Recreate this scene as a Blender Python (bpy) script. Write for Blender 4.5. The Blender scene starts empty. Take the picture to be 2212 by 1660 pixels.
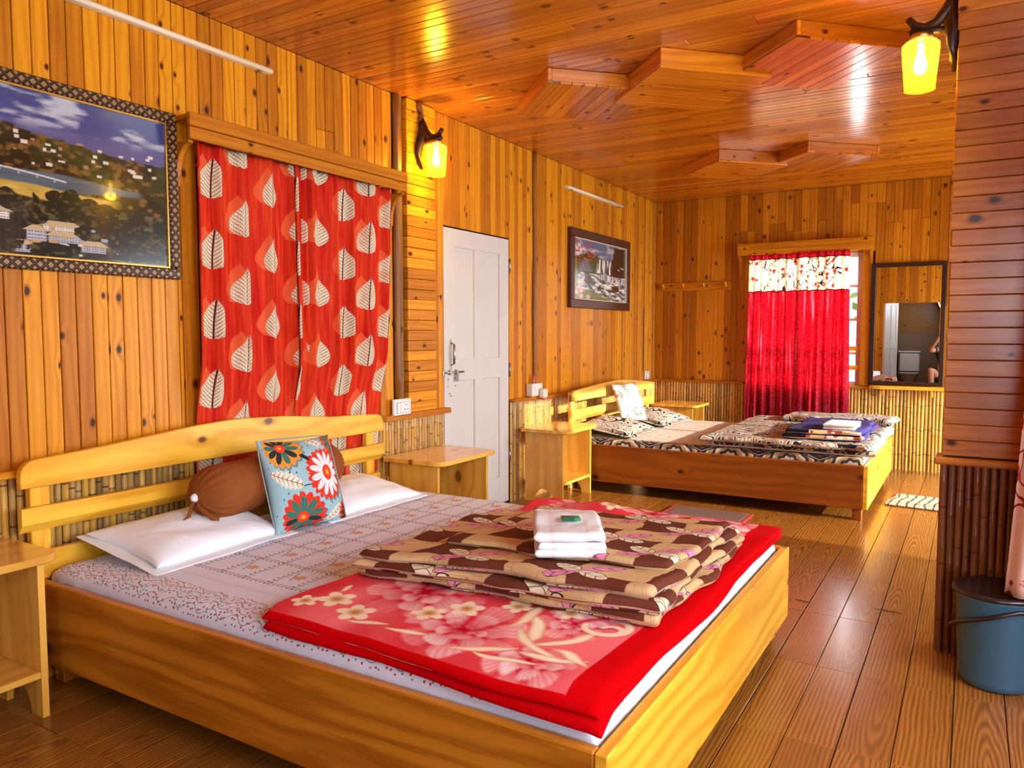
import bpy, bmesh, math, random
import numpy as np
from mathutils import Vector, Matrix

random.seed(7)
RNG = np.random.default_rng(7)
SC = bpy.context.scene
COL = SC.collection

# ------------------------------------------------------------------ camera
H_CAM = 1.285
cam_d = bpy.data.cameras.new('camera')
cam_d.sensor_width = 36.0
cam_d.lens = 36.0 * 1652.0 / 2212.0
cam_d.clip_start = 0.02
cam = bpy.data.objects.new('camera', cam_d)
COL.objects.link(cam)
_p = math.atan(109 / 1652.0)
_y = math.radians(31.0)
_fw = Vector((-math.sin(_y) * math.cos(_p), math.cos(_y) * math.cos(_p), -math.sin(_p)))
_rt = Vector((math.cos(_y), math.sin(_y), 0))
_up = _rt.cross(_fw)
cam.matrix_world = Matrix(((_rt.x, _up.x, -_fw.x, 2.992), (_rt.y, _up.y, -_fw.y, 0.0),
                           (_rt.z, _up.z, -_fw.z, H_CAM), (0, 0, 0, 1)))
SC.camera = cam

# ------------------------------------------------------------------ world, sun, window light, exposure
SC.view_settings.view_transform = 'Standard'
SC.view_settings.look = 'None'
SC.view_settings.gamma = 1.0
SC.view_settings.use_curve_mapping = False
SC.view_settings.exposure = 0.34
SC.cycles.use_denoising = True
SC.cycles.max_bounces = 6
SC.cycles.diffuse_bounces = 3
SC.cycles.glossy_bounces = 3
SC.cycles.transmission_bounces = 4
SC.cycles.transparent_max_bounces = 8
SC.cycles.adaptive_threshold = 0.14
SC.cycles.sample_clamp_indirect = 6.0
SC.cycles.caustics_reflective = False
SC.cycles.caustics_refractive = False

world = bpy.data.worlds.new('world')
SC.world = world
world.use_nodes = True
_bg = world.node_tree.nodes['Background']
_bg.inputs['Color'].default_value = (0.86, 0.93, 1.0, 1)
_bg.inputs['Strength'].default_value = 4.0

def light(name, kind, loc, energy, color, rot=None, **kw):
    d = bpy.data.lights.new(name, kind)
    d.energy = energy
    d.color = color
    for k, v in kw.items():
        setattr(d, k, v)
    o = bpy.data.objects.new(name, d)
    COL.objects.link(o)
    o.location = loc
    if rot is not None:
        o.rotation_euler = Vector(rot).to_track_quat('-Z', 'Y').to_euler()
    return o

YR_W = -1.30
SUN_DIR = (-1.0, 0.09, -0.278)
light('sun', 'SUN', (8, 3, 5), 8.5, (1.0, 0.90, 0.72), SUN_DIR, angle=math.radians(0.6))
# daylight entering through the window openings of the place, plus an added washroom fill
light('daylight_far_bay', 'AREA', (4.85, 6.2, 1.2), 130, (0.78, 0.89, 1.0), (-1, 0, -0.05), shape='RECTANGLE', size=2.7, size_y=1.7)
light('daylight_near_window', 'AREA', (4.50, 1.35, 1.45), 140, (0.78, 0.89, 1.0), (-1, 0, -0.1), shape='RECTANGLE', size=2.5, size_y=1.4)
light('daylight_rear_window', 'AREA', (3.75, -1.24, 1.45), 42, (0.78, 0.89, 1.0), (-0.25, 1, -0.05), shape='RECTANGLE', size=1.2, size_y=1.3)
light('daylight_back_window', 'AREA', (1.50, 9.3, 1.6), 120, (0.95, 0.98, 1.0), (0, -1, -0.1), shape='RECTANGLE', size=1.2, size_y=1.4)
light('washroom_fill', 'AREA', (2.96, YR_W - 1.2, 1.9), 14, (0.85, 0.93, 1.0), (-1, 0, -0.4), shape='RECTANGLE', size=0.6, size_y=0.4)  # added fill without an opening, brightens the open washroom door
light('daylight_left_window', 'AREA', (-0.45, 2.85, 1.0), 3, (0.95, 0.98, 1.0), (1, 0, 0), shape='RECTANGLE', size=1.2, size_y=1.4)

# ------------------------------------------------------------------ shader graph helper (small expression language on nodes)
def s2l(c):
    return tuple((x / 12.92 if x <= 0.04045 else ((x + 0.055) / 1.055) ** 2.4) for x in c)
def hx(h):
    h = h.lstrip('#')
    return s2l(tuple(int(h[i:i + 2], 16) / 255 for i in (0, 2, 4)))

class _G: pass
g = _G()
def begin(name):
    m = bpy.data.materials.new(name)
    m.use_nodes = True
    nt = m.node_tree
    nt.nodes.clear()
    g.m, g.nt = m, nt
    g.uv = None
    return m
def node(t, **kw):
    n = g.nt.nodes.new(t)
    for k, v in kw.items():
        setattr(n, k, v)
    return n
def link(a, b): g.nt.links.new(a, b)
def put_in(sock, v):
    if isinstance(v, S): v = v.v
    if isinstance(v, (int, float)):
        sock.default_value = v
    elif isinstance(v, tuple):
        sock.default_value = (v[0], v[1], v[2], 1.0) if len(sock.default_value) == 4 else v
    else:
        link(v, sock)
def math_(op, a, b=None, c=None):
    n = node('ShaderNodeMath', operation=op)
    put_in(n.inputs[0], a)
    if b is not None: put_in(n.inputs[1], b)
    if c is not None: put_in(n.inputs[2], c)
    return S(n.outputs[0])
class S:
    def __init__(s, v): s.v = v
    def __add__(a, b): return math_('ADD', a, b)
    __radd__ = __add__
    def __sub__(a, b): return math_('SUBTRACT', a, b)
    def __rsub__(a, b): return math_('SUBTRACT', b, a)
    def __mul__(a, b): return math_('MULTIPLY', a, b)
    __rmul__ = __mul__
    def __truediv__(a, b): return math_('DIVIDE', a, b)
    def __rtruediv__(a, b): return math_('DIVIDE', b, a)
    def __neg__(a): return math_('MULTIPLY', a, -1.0)
    def __pow__(a, b): return math_('POWER', a, b)
def sin(a): return math_('SINE', a)
def cos(a): return math_('COSINE', a)
def absn(a): return math_('ABSOLUTE', a)
def floor(a): return math_('FLOOR', a)
def fract(a): return math_('FRACT', a)
def sqrtn(a): return math_('SQRT', a)
def mn(a, b): return math_('MINIMUM', a, b)
def mx(a, b): return math_('MAXIMUM', a, b)
def gt(a, b): return math_('GREATER_THAN', a, b)
def atan2(a, b): return math_('ARCTAN2', a, b)
def length(x, y):
    n = node('ShaderNodeVectorMath', operation='LENGTH')
    link(vec(x, y), n.inputs[0])
    return S(n.outputs['Value'])
def sst(e0, e1, x):
    n = node('ShaderNodeMapRange', interpolation_type='SMOOTHSTEP', clamp=True)
    put_in(n.inputs['Value'], x)
    if e0 <= e1:
        n.inputs['From Min'].default_value, n.inputs['From Max'].default_value = e0, e1
        n.inputs['To Min'].default_value, n.inputs['To Max'].default_value = 0, 1
    else:
        n.inputs['From Min'].default_value, n.inputs['From Max'].default_value = e1, e0
        n.inputs['To Min'].default_value, n.inputs['To Max'].default_value = 1, 0
    return S(n.outputs[0])
def vec(x, y, z=0.0):
    n = node('ShaderNodeCombineXYZ')
    for i, v in enumerate((x, y, z)): put_in(n.inputs[i], v)
    return n.outputs[0]
def noise(x, y, z=0.0, scale=1.0, detail=2.0, rough=0.5, dist=0.0):
    n = node('ShaderNodeTexNoise')
    link(vec(x, y, z), n.inputs['Vector'])
    n.inputs['Scale'].default_value = scale
    n.inputs['Detail'].default_value = detail
    n.inputs['Roughness'].default_value = rough
    n.inputs['Distortion'].default_value = dist
    return S(n.outputs[0])
def voro(x, y, scale=1.0, feature='F1', rnd=1.0):
    n = node('ShaderNodeTexVoronoi', voronoi_dimensions='2D', feature=feature)
    link(vec(x, y), n.inputs['Vector'])
    put_in(n.inputs['Scale'], scale)
    n.inputs['Randomness'].default_value = rnd
    if feature == 'DISTANCE_TO_EDGE':
        return S(n.outputs['Distance'])
    sp = node('ShaderNodeSeparateColor')
    link(n.outputs['Color'], sp.inputs[0])
    return S(n.outputs['Distance']), S(sp.outputs[0]), S(sp.outputs[1])
def white(x, y):
    n = node('ShaderNodeTexWhiteNoise', noise_dimensions='2D')
    link(vec(x, y), n.inputs['Vector'])
    return S(n.outputs['Value'])
def mixc(a, b, f):
    n = node('ShaderNodeMix', data_type='RGBA')
    put_in(n.inputs[0], f)
    put_in(n.inputs[6], a)
    put_in(n.inputs[7], b)
    return n.outputs[2]
def mulc(a, f):
    n = node('ShaderNodeMix', data_type='RGBA', blend_type='MULTIPLY')
    n.inputs[0].default_value = 1.0
    put_in(n.inputs[6], a)
    cc = node('ShaderNodeCombineColor')
    for i in range(3): put_in(cc.inputs[i], f)
    link(cc.outputs[0], n.inputs[7])
    return n.outputs[2]
def UV():
    n = node('ShaderNodeUVMap')
    sp = node('ShaderNodeSeparateXYZ')
    link(n.outputs[0], sp.inputs[0])
    return S(sp.outputs[0]), S(sp.outputs[1])
def OBJ():
    n = node('ShaderNodeTexCoord')
    sp = node('ShaderNodeSeparateXYZ')
    link(n.outputs['Object'], sp.inputs[0])
    return S(sp.outputs[0]), S(sp.outputs[1]), S(sp.outputs[2])
def RND():
    return S(node('ShaderNodeObjectInfo').outputs['Random'])
def rot(x, y, cx, cy, a):
    n = node('ShaderNodeMapping', vector_type='TEXTURE')
    link(vec(x, y), n.inputs['Vector'])
    link(vec(cx, cy), n.inputs['Location'])
    link(vec(0.0, 0.0, a), n.inputs['Rotation'])
    sp = node('ShaderNodeSeparateXYZ')
    link(n.outputs[0], sp.inputs[0])
    return S(sp.outputs[0]), S(sp.outputs[1])
def group(name, sig, fn, outs='C'):
    """compile fn into a node group once; returns a callable that drops one group node per use"""
    ng = bpy.data.node_groups.new(name, 'ShaderNodeTree')
    for i, k in enumerate(sig):
        ng.interface.new_socket('i%d' % i, in_out='INPUT', socket_type='NodeSocketColor' if k == 'C' else 'NodeSocketFloat')
    for i, k in enumerate(outs):
        ng.interface.new_socket('o%d' % i, in_out='OUTPUT', socket_type='NodeSocketColor' if k == 'C' else 'NodeSocketFloat')
    keep = getattr(g, 'nt', None)
    g.nt = ng
    gi, go = node('NodeGroupInput'), node('NodeGroupOutput')
    res = fn(*[gi.outputs[i] if k == 'C' else S(gi.outputs[i]) for i, k in enumerate(sig)])
    if len(outs) == 1: res = (res,)
    for i, r in enumerate(res): put_in(go.inputs[i], r)
    g.nt = keep
    def use(*args):
        n = node('ShaderNodeGroup')
        n.node_tree = ng
        for i, a in enumerate(args): put_in(n.inputs[i], a)
        o = [n.outputs[i] if k == 'C' else S(n.outputs[i]) for i, k in enumerate(outs)]
        return o[0] if len(o) == 1 else o
    return use
def finish(base, rough=0.5, bump=None, bump_d=0.002, bump_s=0.6, spec=0.5, metal=0.0, coat=0.0, coat_r=0.1, sheen=0.0, emit=None, emit_s=0.0, transl=0.0):
    out = node('ShaderNodeOutputMaterial')
    p = node('ShaderNodeBsdfPrincipled')
    put_in(p.inputs['Base Color'], base)
    put_in(p.inputs['Roughness'], rough)
    p.inputs['Specular IOR Level'].default_value = spec
    p.inputs['Metallic'].default_value = metal
    p.inputs['Coat Weight'].default_value = coat
    p.inputs['Coat Roughness'].default_value = coat_r
    p.inputs['Sheen Weight'].default_value = sheen
    if emit is not None:
        put_in(p.inputs['Emission Color'], emit)
        p.inputs['Emission Strength'].default_value = emit_s
    if bump is not None:
        b = node('ShaderNodeBump')
        b.inputs['Strength'].default_value = bump_s
        b.inputs['Distance'].default_value = bump_d
        put_in(b.inputs['Height'], bump)
        link(b.outputs[0], p.inputs['Normal'])
    if transl > 0:
        t = node('ShaderNodeBsdfTranslucent')
        put_in(t.inputs['Color'], base)
        mxs = node('ShaderNodeMixShader')
        mxs.inputs[0].default_value = transl
        link(p.outputs[0], mxs.inputs[1])
        link(t.outputs[0], mxs.inputs[2])
        link(mxs.outputs[0], out.inputs[0])
    else:
        link(p.outputs[0], out.inputs[0])
    return g.m
def plain(name, c, rough=0.5, **kw):
    begin(name)
    return finish(c, rough, **kw)

# ------------------------------------------------------------------ materials: wood and bamboo
def _wood(light_c, mid_c, dark_c, knot, freq, vary, kscale, wear, kcut, grain):
    """UV: u along the board in metres, v across. Each board gets its own offset and tone."""
    u, v = UV()
    r = RND()
    u2 = u + r * 37.0
    v2 = v + r * 19.0
    n1 = noise(u2 * 1.6, v2 * 9.0, r * 11.0, 1.0, 3.0, 0.55)
    d, ka, kb = voro(u2 * 0.62, v2 * 1.0, kscale, 'F1', 1.0)
    has = gt(ka, kcut)
    kr = 0.055 + kb * 0.075
    near = sst(0.36, 0.03, d) * has
    n0 = noise(u2 * 0.55, v2 * 2.2, r * 7.0, 1.0, 2.0, 0.5)
    ring = v2 * freq * 3.0 + n0 * 30.0 + n1 * 7.0 + near * 4.0
    bands = (sin(ring) * 0.5 + 0.5) * sst(0.30, 0.62, n1) + noise(u2 * 0.8, v2 * freq * 0.7, 6.0, 1.0, 2.0, 0.5) * 0.5
    fine = noise(u2 * 5.0, v2 * 190.0, 0.0, 1.0, 3.0, 0.6)
    tone = bands * 0.5 + fine * 0.5
    c = mixc(mixc(mid_c, dark_c, grain), light_c, sst(0.18, 0.75, tone))
    stain = sst(0.52, 0.75, noise(u2 * 0.9, v2 * 3.5, 3.3, 1.0, 2.0, 0.5))
    c = mixc(c, dark_c, stain * 0.35)
    c = mixc(c, dark_c, sst(0.62, 0.35, r) * vary * 0.55)
    c = mixc(c, light_c, sst(0.70, 1.0, r) * vary * 0.5)
    kd = d / kr
    c = mixc(c, dark_c, sst(1.7, 0.8, kd) * has * knot * 0.75)
    c = mixc(c, mixc(dark_c, (0.0, 0.0, 0.0), 0.80), sst(1.0, 0.6, kd) * has * knot)
    sc = sst(0.70, 0.74, noise(u2 * 9, v2 * 60, 5.0, 1.0, 3.0, 0.7)) * sst(0.55, 0.7, noise(u2 * 2, v2 * 6, 9.0, 1.0, 2.0))
    c = mixc(c, (0.9, 0.75, 0.45), sc * wear)
    return c, fine * 0.3 + bands * 0.2 + n1 * 0.6
WOOD = group('wood_grain', 'CCCFFFFFFF', _wood, 'CF')
def wood(name, light_c, mid_c, dark_c, knot=0.6, freq=55.0, rough=0.3, coat=0.0, vary=0.5, kscale=7.0, wear=0.0, bump=0.25, coat_r=0.12, kcut=0.62, grain=0.15, spec=0.35):
    f_ = 1.0 if name in ('bed_pine', 'headboard_figured_pine', 'nightstand_pine') else 0.84
    light_c, mid_c, dark_c = [tuple(q * f_ for q in cc) for cc in (light_c, mid_c, dark_c)]
    begin(name)
    c, bh = WOOD(light_c, mid_c, dark_c, knot, freq, vary, kscale, wear, kcut, grain)
    return finish(c, rough, bh, 0.0016, bump, spec, coat=coat, coat_r=coat_r)

W_WALL = wood('wall_pine', (0.92, 0.365, 0.010), (0.72, 0.215, 0.004), (0.34, 0.068, 0.003), 1.0, 60, 0.38, 0.0, 0.9, 9.0, spec=0.25)
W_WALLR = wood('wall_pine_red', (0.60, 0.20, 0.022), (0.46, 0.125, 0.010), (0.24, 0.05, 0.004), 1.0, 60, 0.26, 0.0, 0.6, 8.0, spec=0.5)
W_CEIL = wood('ceiling_pine', (0.84, 0.27, 0.010), (0.64, 0.155, 0.004), (0.32, 0.06, 0.003), 0.95, 50, 0.22, 0.38, 0.8, 8.0, bump=0.3, coat_r=0.14)
W_BED = wood('bed_pine', (0.95, 0.54, 0.050), (0.84, 0.39, 0.020), (0.52, 0.17, 0.010), 0.9, 26, 0.30, 0.0, 0.2, 5.2, 0.0, 0.15, kcut=0.60, grain=0.30)
W_RAIL = wood('rail_pine', (0.80, 0.31, 0.022), (0.60, 0.19, 0.010), (0.30, 0.07, 0.004), 0.95, 24, 0.28, 0.0, 0.2, 3.2, 0.9, 0.15, kcut=0.6, grain=0.55)
W_RAIL_SHADED = wood('rail_pine_shaded', (0.37, 0.098, 0.009), (0.29, 0.066, 0.005), (0.15, 0.03, 0.003), 0.9, 24, 0.34, 0.0, 0.2, 5.0, 0.1, 0.15, grain=0.3)  # far bed rails and legs: shade put into a darker pine colour
W_NS = wood('nightstand_pine', (0.86, 0.47, 0.080), (0.72, 0.33, 0.035), (0.46, 0.17, 0.015), 0.8, 22, 0.25, 0.5, 0.25, 3.8, 0.0, 0.12, grain=0.25)
W_HBF = wood('headboard_figured_pine', (0.92, 0.60, 0.12), (0.86, 0.44, 0.045), (0.46, 0.15, 0.012), 0.8, 16, 0.35, 0.0, 0.2, 2.2, 0.0, 0.12, grain=0.5)
W_DARK = wood('dark_wood', (0.045, 0.014, 0.006), (0.030, 0.009, 0.004), (0.012, 0.004, 0.002), 0.2, 40, 0.4, 0.0, 0.2)
W_POST = wood('post_wood', (0.34, 0.13, 0.02), (0.24, 0.08, 0.012), (0.10, 0.03, 0.005), 0.8, 40, 0.4, 0.0, 0.3)

def bamboo_mat(name, a, b, dk, mould):
    begin(name)
    u, v = UV()
    r = RND()
    u2 = u + r * 23.0
    n = noise(u2 * 3.0, v * 60.0, r * 9.0, 1.0, 3.0, 0.6)
    c = mixc(b, a, sst(0.3, 0.7, n))
    c = mixc(c, dk, sst(0.55, 0.1, r) * 0.6)
    c = mixc(c, dk, sst(0.62, 0.72, noise(u2 * 7.0, v * 30.0, 4.0, 1.0, 4.0, 0.7)) * mould)
    nd = absn(fract(u2 / 0.23) - 0.5) * 2.0
    c = mixc(c, (dk[0] * 0.5, dk[1] * 0.4, dk[2] * 0.4), sst(0.955, 0.985, nd) * 0.85)
    return finish(c, 0.34, n, 0.001, 0.3)
BAM = bamboo_mat('bamboo_honey', (0.72, 0.40, 0.065), (0.54, 0.26, 0.035), (0.17, 0.06, 0.010), 0.6)
BAM_SUNLIT = bamboo_mat('bamboo_sunlit', (0.86, 0.55, 0.12), (0.74, 0.42, 0.07), (0.34, 0.15, 0.02), 0.3)  # paler copy of the honey bamboo, sunlight put into its colour
BAM_OLD = bamboo_mat('bamboo_weathered', (0.55, 0.32, 0.09), (0.40, 0.21, 0.05), (0.10, 0.06, 0.03), 0.95)
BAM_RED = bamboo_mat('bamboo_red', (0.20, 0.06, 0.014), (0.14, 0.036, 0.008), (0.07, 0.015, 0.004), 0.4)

def tile_mat():
    begin('wood_look_tile')
    u, v = UV()
    r = RND()
    u2, v2 = u + r * 31.0, v + r * 13.0
    n1 = noise(u2 * 1.5, v2 * 5.0, r * 5.0, 1.0, 2.0, 0.5)
    n2 = noise(u2 * 2.2, v2 * 14.0, 3.0, 1.0, 2.0, 0.5)
    cath = length((fract(r * 7.3) - 0.5) * 0.06 + v + (n2 - 0.5) * 0.02, u * 0.085 + (r - 0.5) * 0.05)
    isc = gt(fract(r * 5.77), 0.5)
    ring = (cath * 520.0 * isc) + (1.0 - isc) * v2 * 420.0 + n1 * 16.0 + n2 * 9.0
    bands = sin(ring) * 0.5 + 0.5
    fine = noise(u2 * 4.0, v2 * 170.0, 0.0, 1.0, 4.0, 0.7)
    t = bands * 0.30 + fine * 0.70
    c = mixc((0.18, 0.060, 0.009), (0.42, 0.168, 0.026), sst(0.2, 0.8, t))
    c = mixc(c, (0.22, 0.075, 0.012), sst(0.55, 0.1, r) * 0.5)
    return finish(c, 0.25, t, 0.0008, 0.25, 0.45, coat=0.12, coat_r=0.15)
TILE = tile_mat()
GROUT = plain('grout', (0.035, 0.016, 0.008), 0.9)
DARKBACK = plain('dark_backing', (0.035, 0.012, 0.004), 0.9)
WHITE_P = plain('white_plastic', (0.80, 0.78, 0.72), 0.3)
STEEL = plain('steel', (0.35, 0.32, 0.28), 0.35, metal=1.0)
BLACKISH = plain('blackish', (0.01, 0.008, 0.008), 0.5)
BRASS = plain('brass', (0.55, 0.33, 0.10), 0.35, metal=1.0)

# ------------------------------------------------------------------ object helpers
WL = {}
def wloc(o): return WL.get(o.name, Vector((0, 0, 0)))
def place(o, world, parent=None):
    COL.objects.link(o)
    w = Vector(world)
    WL[o.name] = w
    if parent is not None:
        o.parent = parent
        o.location = w - wloc(parent)
    else:
        o.location = w
    return o
def tag(o, label, cat, group=None):
    o['label'] = label
    o['category'] = cat
    if group: o['group'] = group
    return o
def structure(o, label=None):
    o['kind'] = 'structure'
    if label: o['label'] = label
    return o
def thing(name, label, cat, loc, group=None):
    o = bpy.data.objects.new(name, None)
    o.empty_display_size = 0.1
    place(o, loc)
    return tag(o, label, cat, group)
def pivot(name, loc, parent=None):
    o = bpy.data.objects.new(name, None)
    return place(o, loc, parent)

def make_mesh(name, verts, faces, mat, uvs=None, smooth=False):
    me = bpy.data.meshes.new(name)
    me.from_pydata([tuple(map(float, v)) for v in verts], [], faces)
    if uvs is not None:
        lay = me.uv_layers.new(name='UVMap')
        li = np.zeros(len(me.loops), dtype=np.int32)
        me.loops.foreach_get('vertex_index', li)
        uv = np.asarray(uvs, dtype=np.float32)
        flat = (uv[li] if len(uv) == len(verts) else uv).ravel()
        lay.data.foreach_set('uv', flat)
    if smooth:
        me.polygons.foreach_set('use_smooth', [True] * len(me.polygons))
    me.materials.append(mat)
    me.update()
    return me
def mobj(name, me, world, parent=None):
    return place(bpy.data.objects.new(name, me), world, parent)

_boxc = {}
def box_mesh(sx, sy, sz, mat, bev=0.003, long='x'):
    key = (round(sx, 4), round(sy, 4), round(sz, 4), mat.name, round(bev, 4), long)
    if key in _boxc: return _boxc[key]
    h = (sx / 2, sy / 2, sz / 2)
    b = min(bev, min(h) * 0.45)
    verts, idx = [], {}
    for ix in (-1, 1):
        for iy in (-1, 1):
            for iz in (-1, 1):
                for ax in range(3):
                    p = [ix * (h[0] - b), iy * (h[1] - b), iz * (h[2] - b)]
                    p[ax] = (ix, iy, iz)[ax] * h[ax]
                    idx[(ix, iy, iz, ax)] = len(verts)
                    verts.append(p)
    faces = []
    for ax in range(3):
        o1, o2 = [a for a in range(3) if a != ax]
        for s in (-1, 1):
            q = []
            for a1, a2 in ((-1, -1), (1, -1), (1, 1), (-1, 1)):
                k = [0, 0, 0]
                k[ax], k[o1], k[o2] = s, a1, a2
                q.append(idx[(k[0], k[1], k[2], ax)])
            faces.append(q)
    for ax in range(3):
        o1, o2 = [a for a in range(3) if a != ax]
        for a1 in (-1, 1):
            for a2 in (-1, 1):
                q = []
                for s, who in ((-1, o1), (1, o1), (1, o2), (-1, o2)):
                    k = [0, 0, 0]
                    k[ax], k[o1], k[o2] = s, a1, a2
                    q.append(idx[(k[0], k[1], k[2], who)])
                faces.append(q)
    for ix in (-1, 1):
        for iy in (-1, 1):
            for iz in (-1, 1):
                faces.append([idx[(ix, iy, iz, a)] for a in range(3)])
    V = np.array(verts)
    fixed = []
    for f in faces:
        p = V[f]
        n = np.cross(p[1] - p[0], p[2] - p[0])
        fixed.append(f if np.dot(n, p.mean(0)) > 0 else f[::-1])
    L = 'xyz'.index(long)
    oth = [a for a in range(3) if a != L]
    uvl = []
    for f in fixed:
        p = V[f]
        n = np.abs(np.cross(p[1] - p[0], p[2] - p[0]))
        na = int(np.argmax(n))
        if na == L:
            for q in p: uvl.append((q[oth[0]] * 0.3 + 5, q[oth[1]]))
        else:
            va = [a for a in oth if a != na][0]
            for q in p: uvl.append((q[L], q[va]))
    me = make_mesh('box', verts, fixed, mat, uvl)
    _boxc[key] = me
    return me
def box(name, xr, yr, zr, mat, parent=None, bev=0.003, long=None):
    s = (xr[1] - xr[0], yr[1] - yr[0], zr[1] - zr[0])
    if long is None: long = 'xyz'[int(np.argmax(s))]
    me = box_mesh(s[0], s[1], s[2], mat, bev, long)
    return mobj(name, me, ((xr[0] + xr[1]) / 2, (yr[0] + yr[1]) / 2, (zr[0] + zr[1]) / 2), parent)
def boxes_mesh(name, lst, mat):
    """several plain boxes in one mesh (a wall slab with openings)"""
    verts, faces = [], []
    for (x0, x1), (y0, y1), (z0, z1) in lst:
        b = len(verts)
        verts += [(x, y, z) for x in (x0, x1) for y in (y0, y1) for z in (z0, z1)]
        faces += [[b + i for i in f] for f in ((0, 1, 3, 2), (4, 6, 7, 5), (0, 4, 5, 1), (2, 3, 7, 6), (0, 2, 6, 4), (1, 5, 7, 3))]
    return make_mesh(name, verts, faces, mat, [(v[0] + v[1], v[2]) for v in verts])

def grid(name, nu, nv, fn, mat, closed_u=False, closed_v=False, uvfn=None, smooth=True):
    """fn(a, b) with a, b arrays in 0..1 -> x, y, z arrays"""
    a = np.linspace(0, 1, nu)
    b = np.linspace(0, 1, nv)
    A, B = np.meshgrid(a, b, indexing='ij')
    X, Y, Z = fn(A, B)
    verts = np.stack([X, Y, Z], -1).reshape(-1, 3)
    U, Vv = (A, B) if uvfn is None else uvfn(A, B)
    uv = np.stack([U + 0 * A, Vv + 0 * A], -1).reshape(-1, 2)
    i, j = np.meshgrid(np.arange(nu - 1), np.arange(nv - 1), indexing='ij')
    q = np.stack([i * nv + j, (i + 1) * nv + j, (i + 1) * nv + j + 1, i * nv + j + 1], -1).reshape(-1, 4)
    return make_mesh(name, verts, q.tolist(), mat, uv, smooth)

def wob(x, y, seed, n=7, lo=1.5, hi=9.0):
    """smooth pseudo-noise: sum of sines with random directions"""
    r = np.random.default_rng(seed)
    o = 0 * x
    for k in range(n):
        f = lo + (hi - lo) * (k / max(1, n - 1))
        th = r.uniform(0, 2 * math.pi)
        o = o + np.sin(f * (math.cos(th) * x + math.sin(th) * y) * 2 + r.uniform(0, 6.28)) / (1 + 0.5 * k)
    return o / 2.2

def slab(name, hxx, hyy, T, mat, nu=48, nv=48, edge=0.05, n=1.0, warp=None, zoff=None, uvs=1.0, uvo=(0, 0), tfn=None):
    """closed soft slab centred on the origin: half sizes hxx, hyy, thickness T, rounded edge width"""
    def prm(k, h):
        a = np.linspace(-1, 1, k)
        a = np.sign(a) * (1 - (1 - np.abs(a)) ** 1.7)
        return a * h
    xs, ys = prm(nu, hxx), prm(nv, hyy)
    X, Y = np.meshgrid(xs, ys, indexing='ij')
    def prof(c, h):
        d = np.clip((h - np.abs(c)) / edge, 0, 1)
        return np.sqrt(np.clip(1 - (1 - d) ** 2, 0, 1))
    P = prof(X, hxx) * prof(Y, hyy)
    t = T * P * (tfn(X, Y) if tfn else 1.0)
    zo = zoff(X, Y) if zoff else 0 * X
    Xw, Yw = (warp(X, Y) if warp else (X, Y))
    top = np.stack([Xw, Yw, zo + t / 2], -1).reshape(-1, 3)
    bot = np.stack([Xw, Yw, zo - t / 2], -1).reshape(-1, 3)
    uv1 = np.stack([X * uvs + uvo[0], Y * uvs + uvo[1]], -1).reshape(-1, 2)
    N = nu * nv
    i, j = np.meshgrid(np.arange(nu - 1), np.arange(nv - 1), indexing='ij')
    q = np.stack([i * nv + j, (i + 1) * nv + j, (i + 1) * nv + j + 1, i * nv + j + 1], -1).reshape(-1, 4)
    inner = np.zeros((nu, nv), bool)
    inner[1:-1, 1:-1] = True
    bidx = np.where(inner.reshape(-1), np.arange(N) + N, np.arange(N))
    faces = q.tolist() + bidx[q][:, ::-1].tolist()
    # unused border verts of the bottom sheet stay out: remap
    allv = np.concatenate([top, bot])
    alluv = np.concatenate([uv1, uv1 + np.array([[0.37, 0.11]])])
    used = np.zeros(2 * N, bool)
    used[:N] = True
    used[N:][inner.reshape(-1)] = True
    remap = np.cumsum(used) - 1
    faces = [[int(remap[k]) for k in f] for f in faces]
    return make_mesh(name, allv[used], faces, mat, alluv[used], True)

def tube(name, pts, radii, mat, seg=10, caps=True, squash=None):
    pts = [Vector(p) for p in pts]
    n = len(pts)
    verts, uvs, faces = [], [], []
    acc = 0.0
    up = Vector((0.0137, 0.021, 1)).normalized()
    for i, p in enumerate(pts):
        t = (pts[min(i + 1, n - 1)] - pts[max(i - 1, 0)]).normalized()
        ref = up if abs(t.dot(up)) < 0.93 else Vector((1, 0.03, 0.02)).normalized()
        a = t.cross(ref).normalized()
        b = a.cross(t).normalized()
        if i: acc += (p - pts[i - 1]).length
        r = radii[i] if hasattr(radii, '__len__') else radii
        for k in range(seg):
            th = 2 * math.pi * k / seg
            q = a * math.cos(th) * r * (squash or 1.0) + b * math.sin(th) * r
            verts.append(p + q)
            uvs.append((acc, th * r))
    for i in range(n - 1):
        for k in range(seg):
            k2 = (k + 1) % seg
            faces.append([i * seg + k, i * seg + k2, (i + 1) * seg + k2, (i + 1) * seg + k])
    if caps:
        faces.append([k for k in range(seg)][::-1])
        faces.append([(n - 1) * seg + k for k in range(seg)])
    me = make_mesh(name, verts, faces, mat, uvs, True)
    bm = bmesh.new(); bm.from_mesh(me); bmesh.ops.recalc_face_normals(bm, faces=bm.faces); bm.to_mesh(me); bm.free()
    return me

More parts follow.
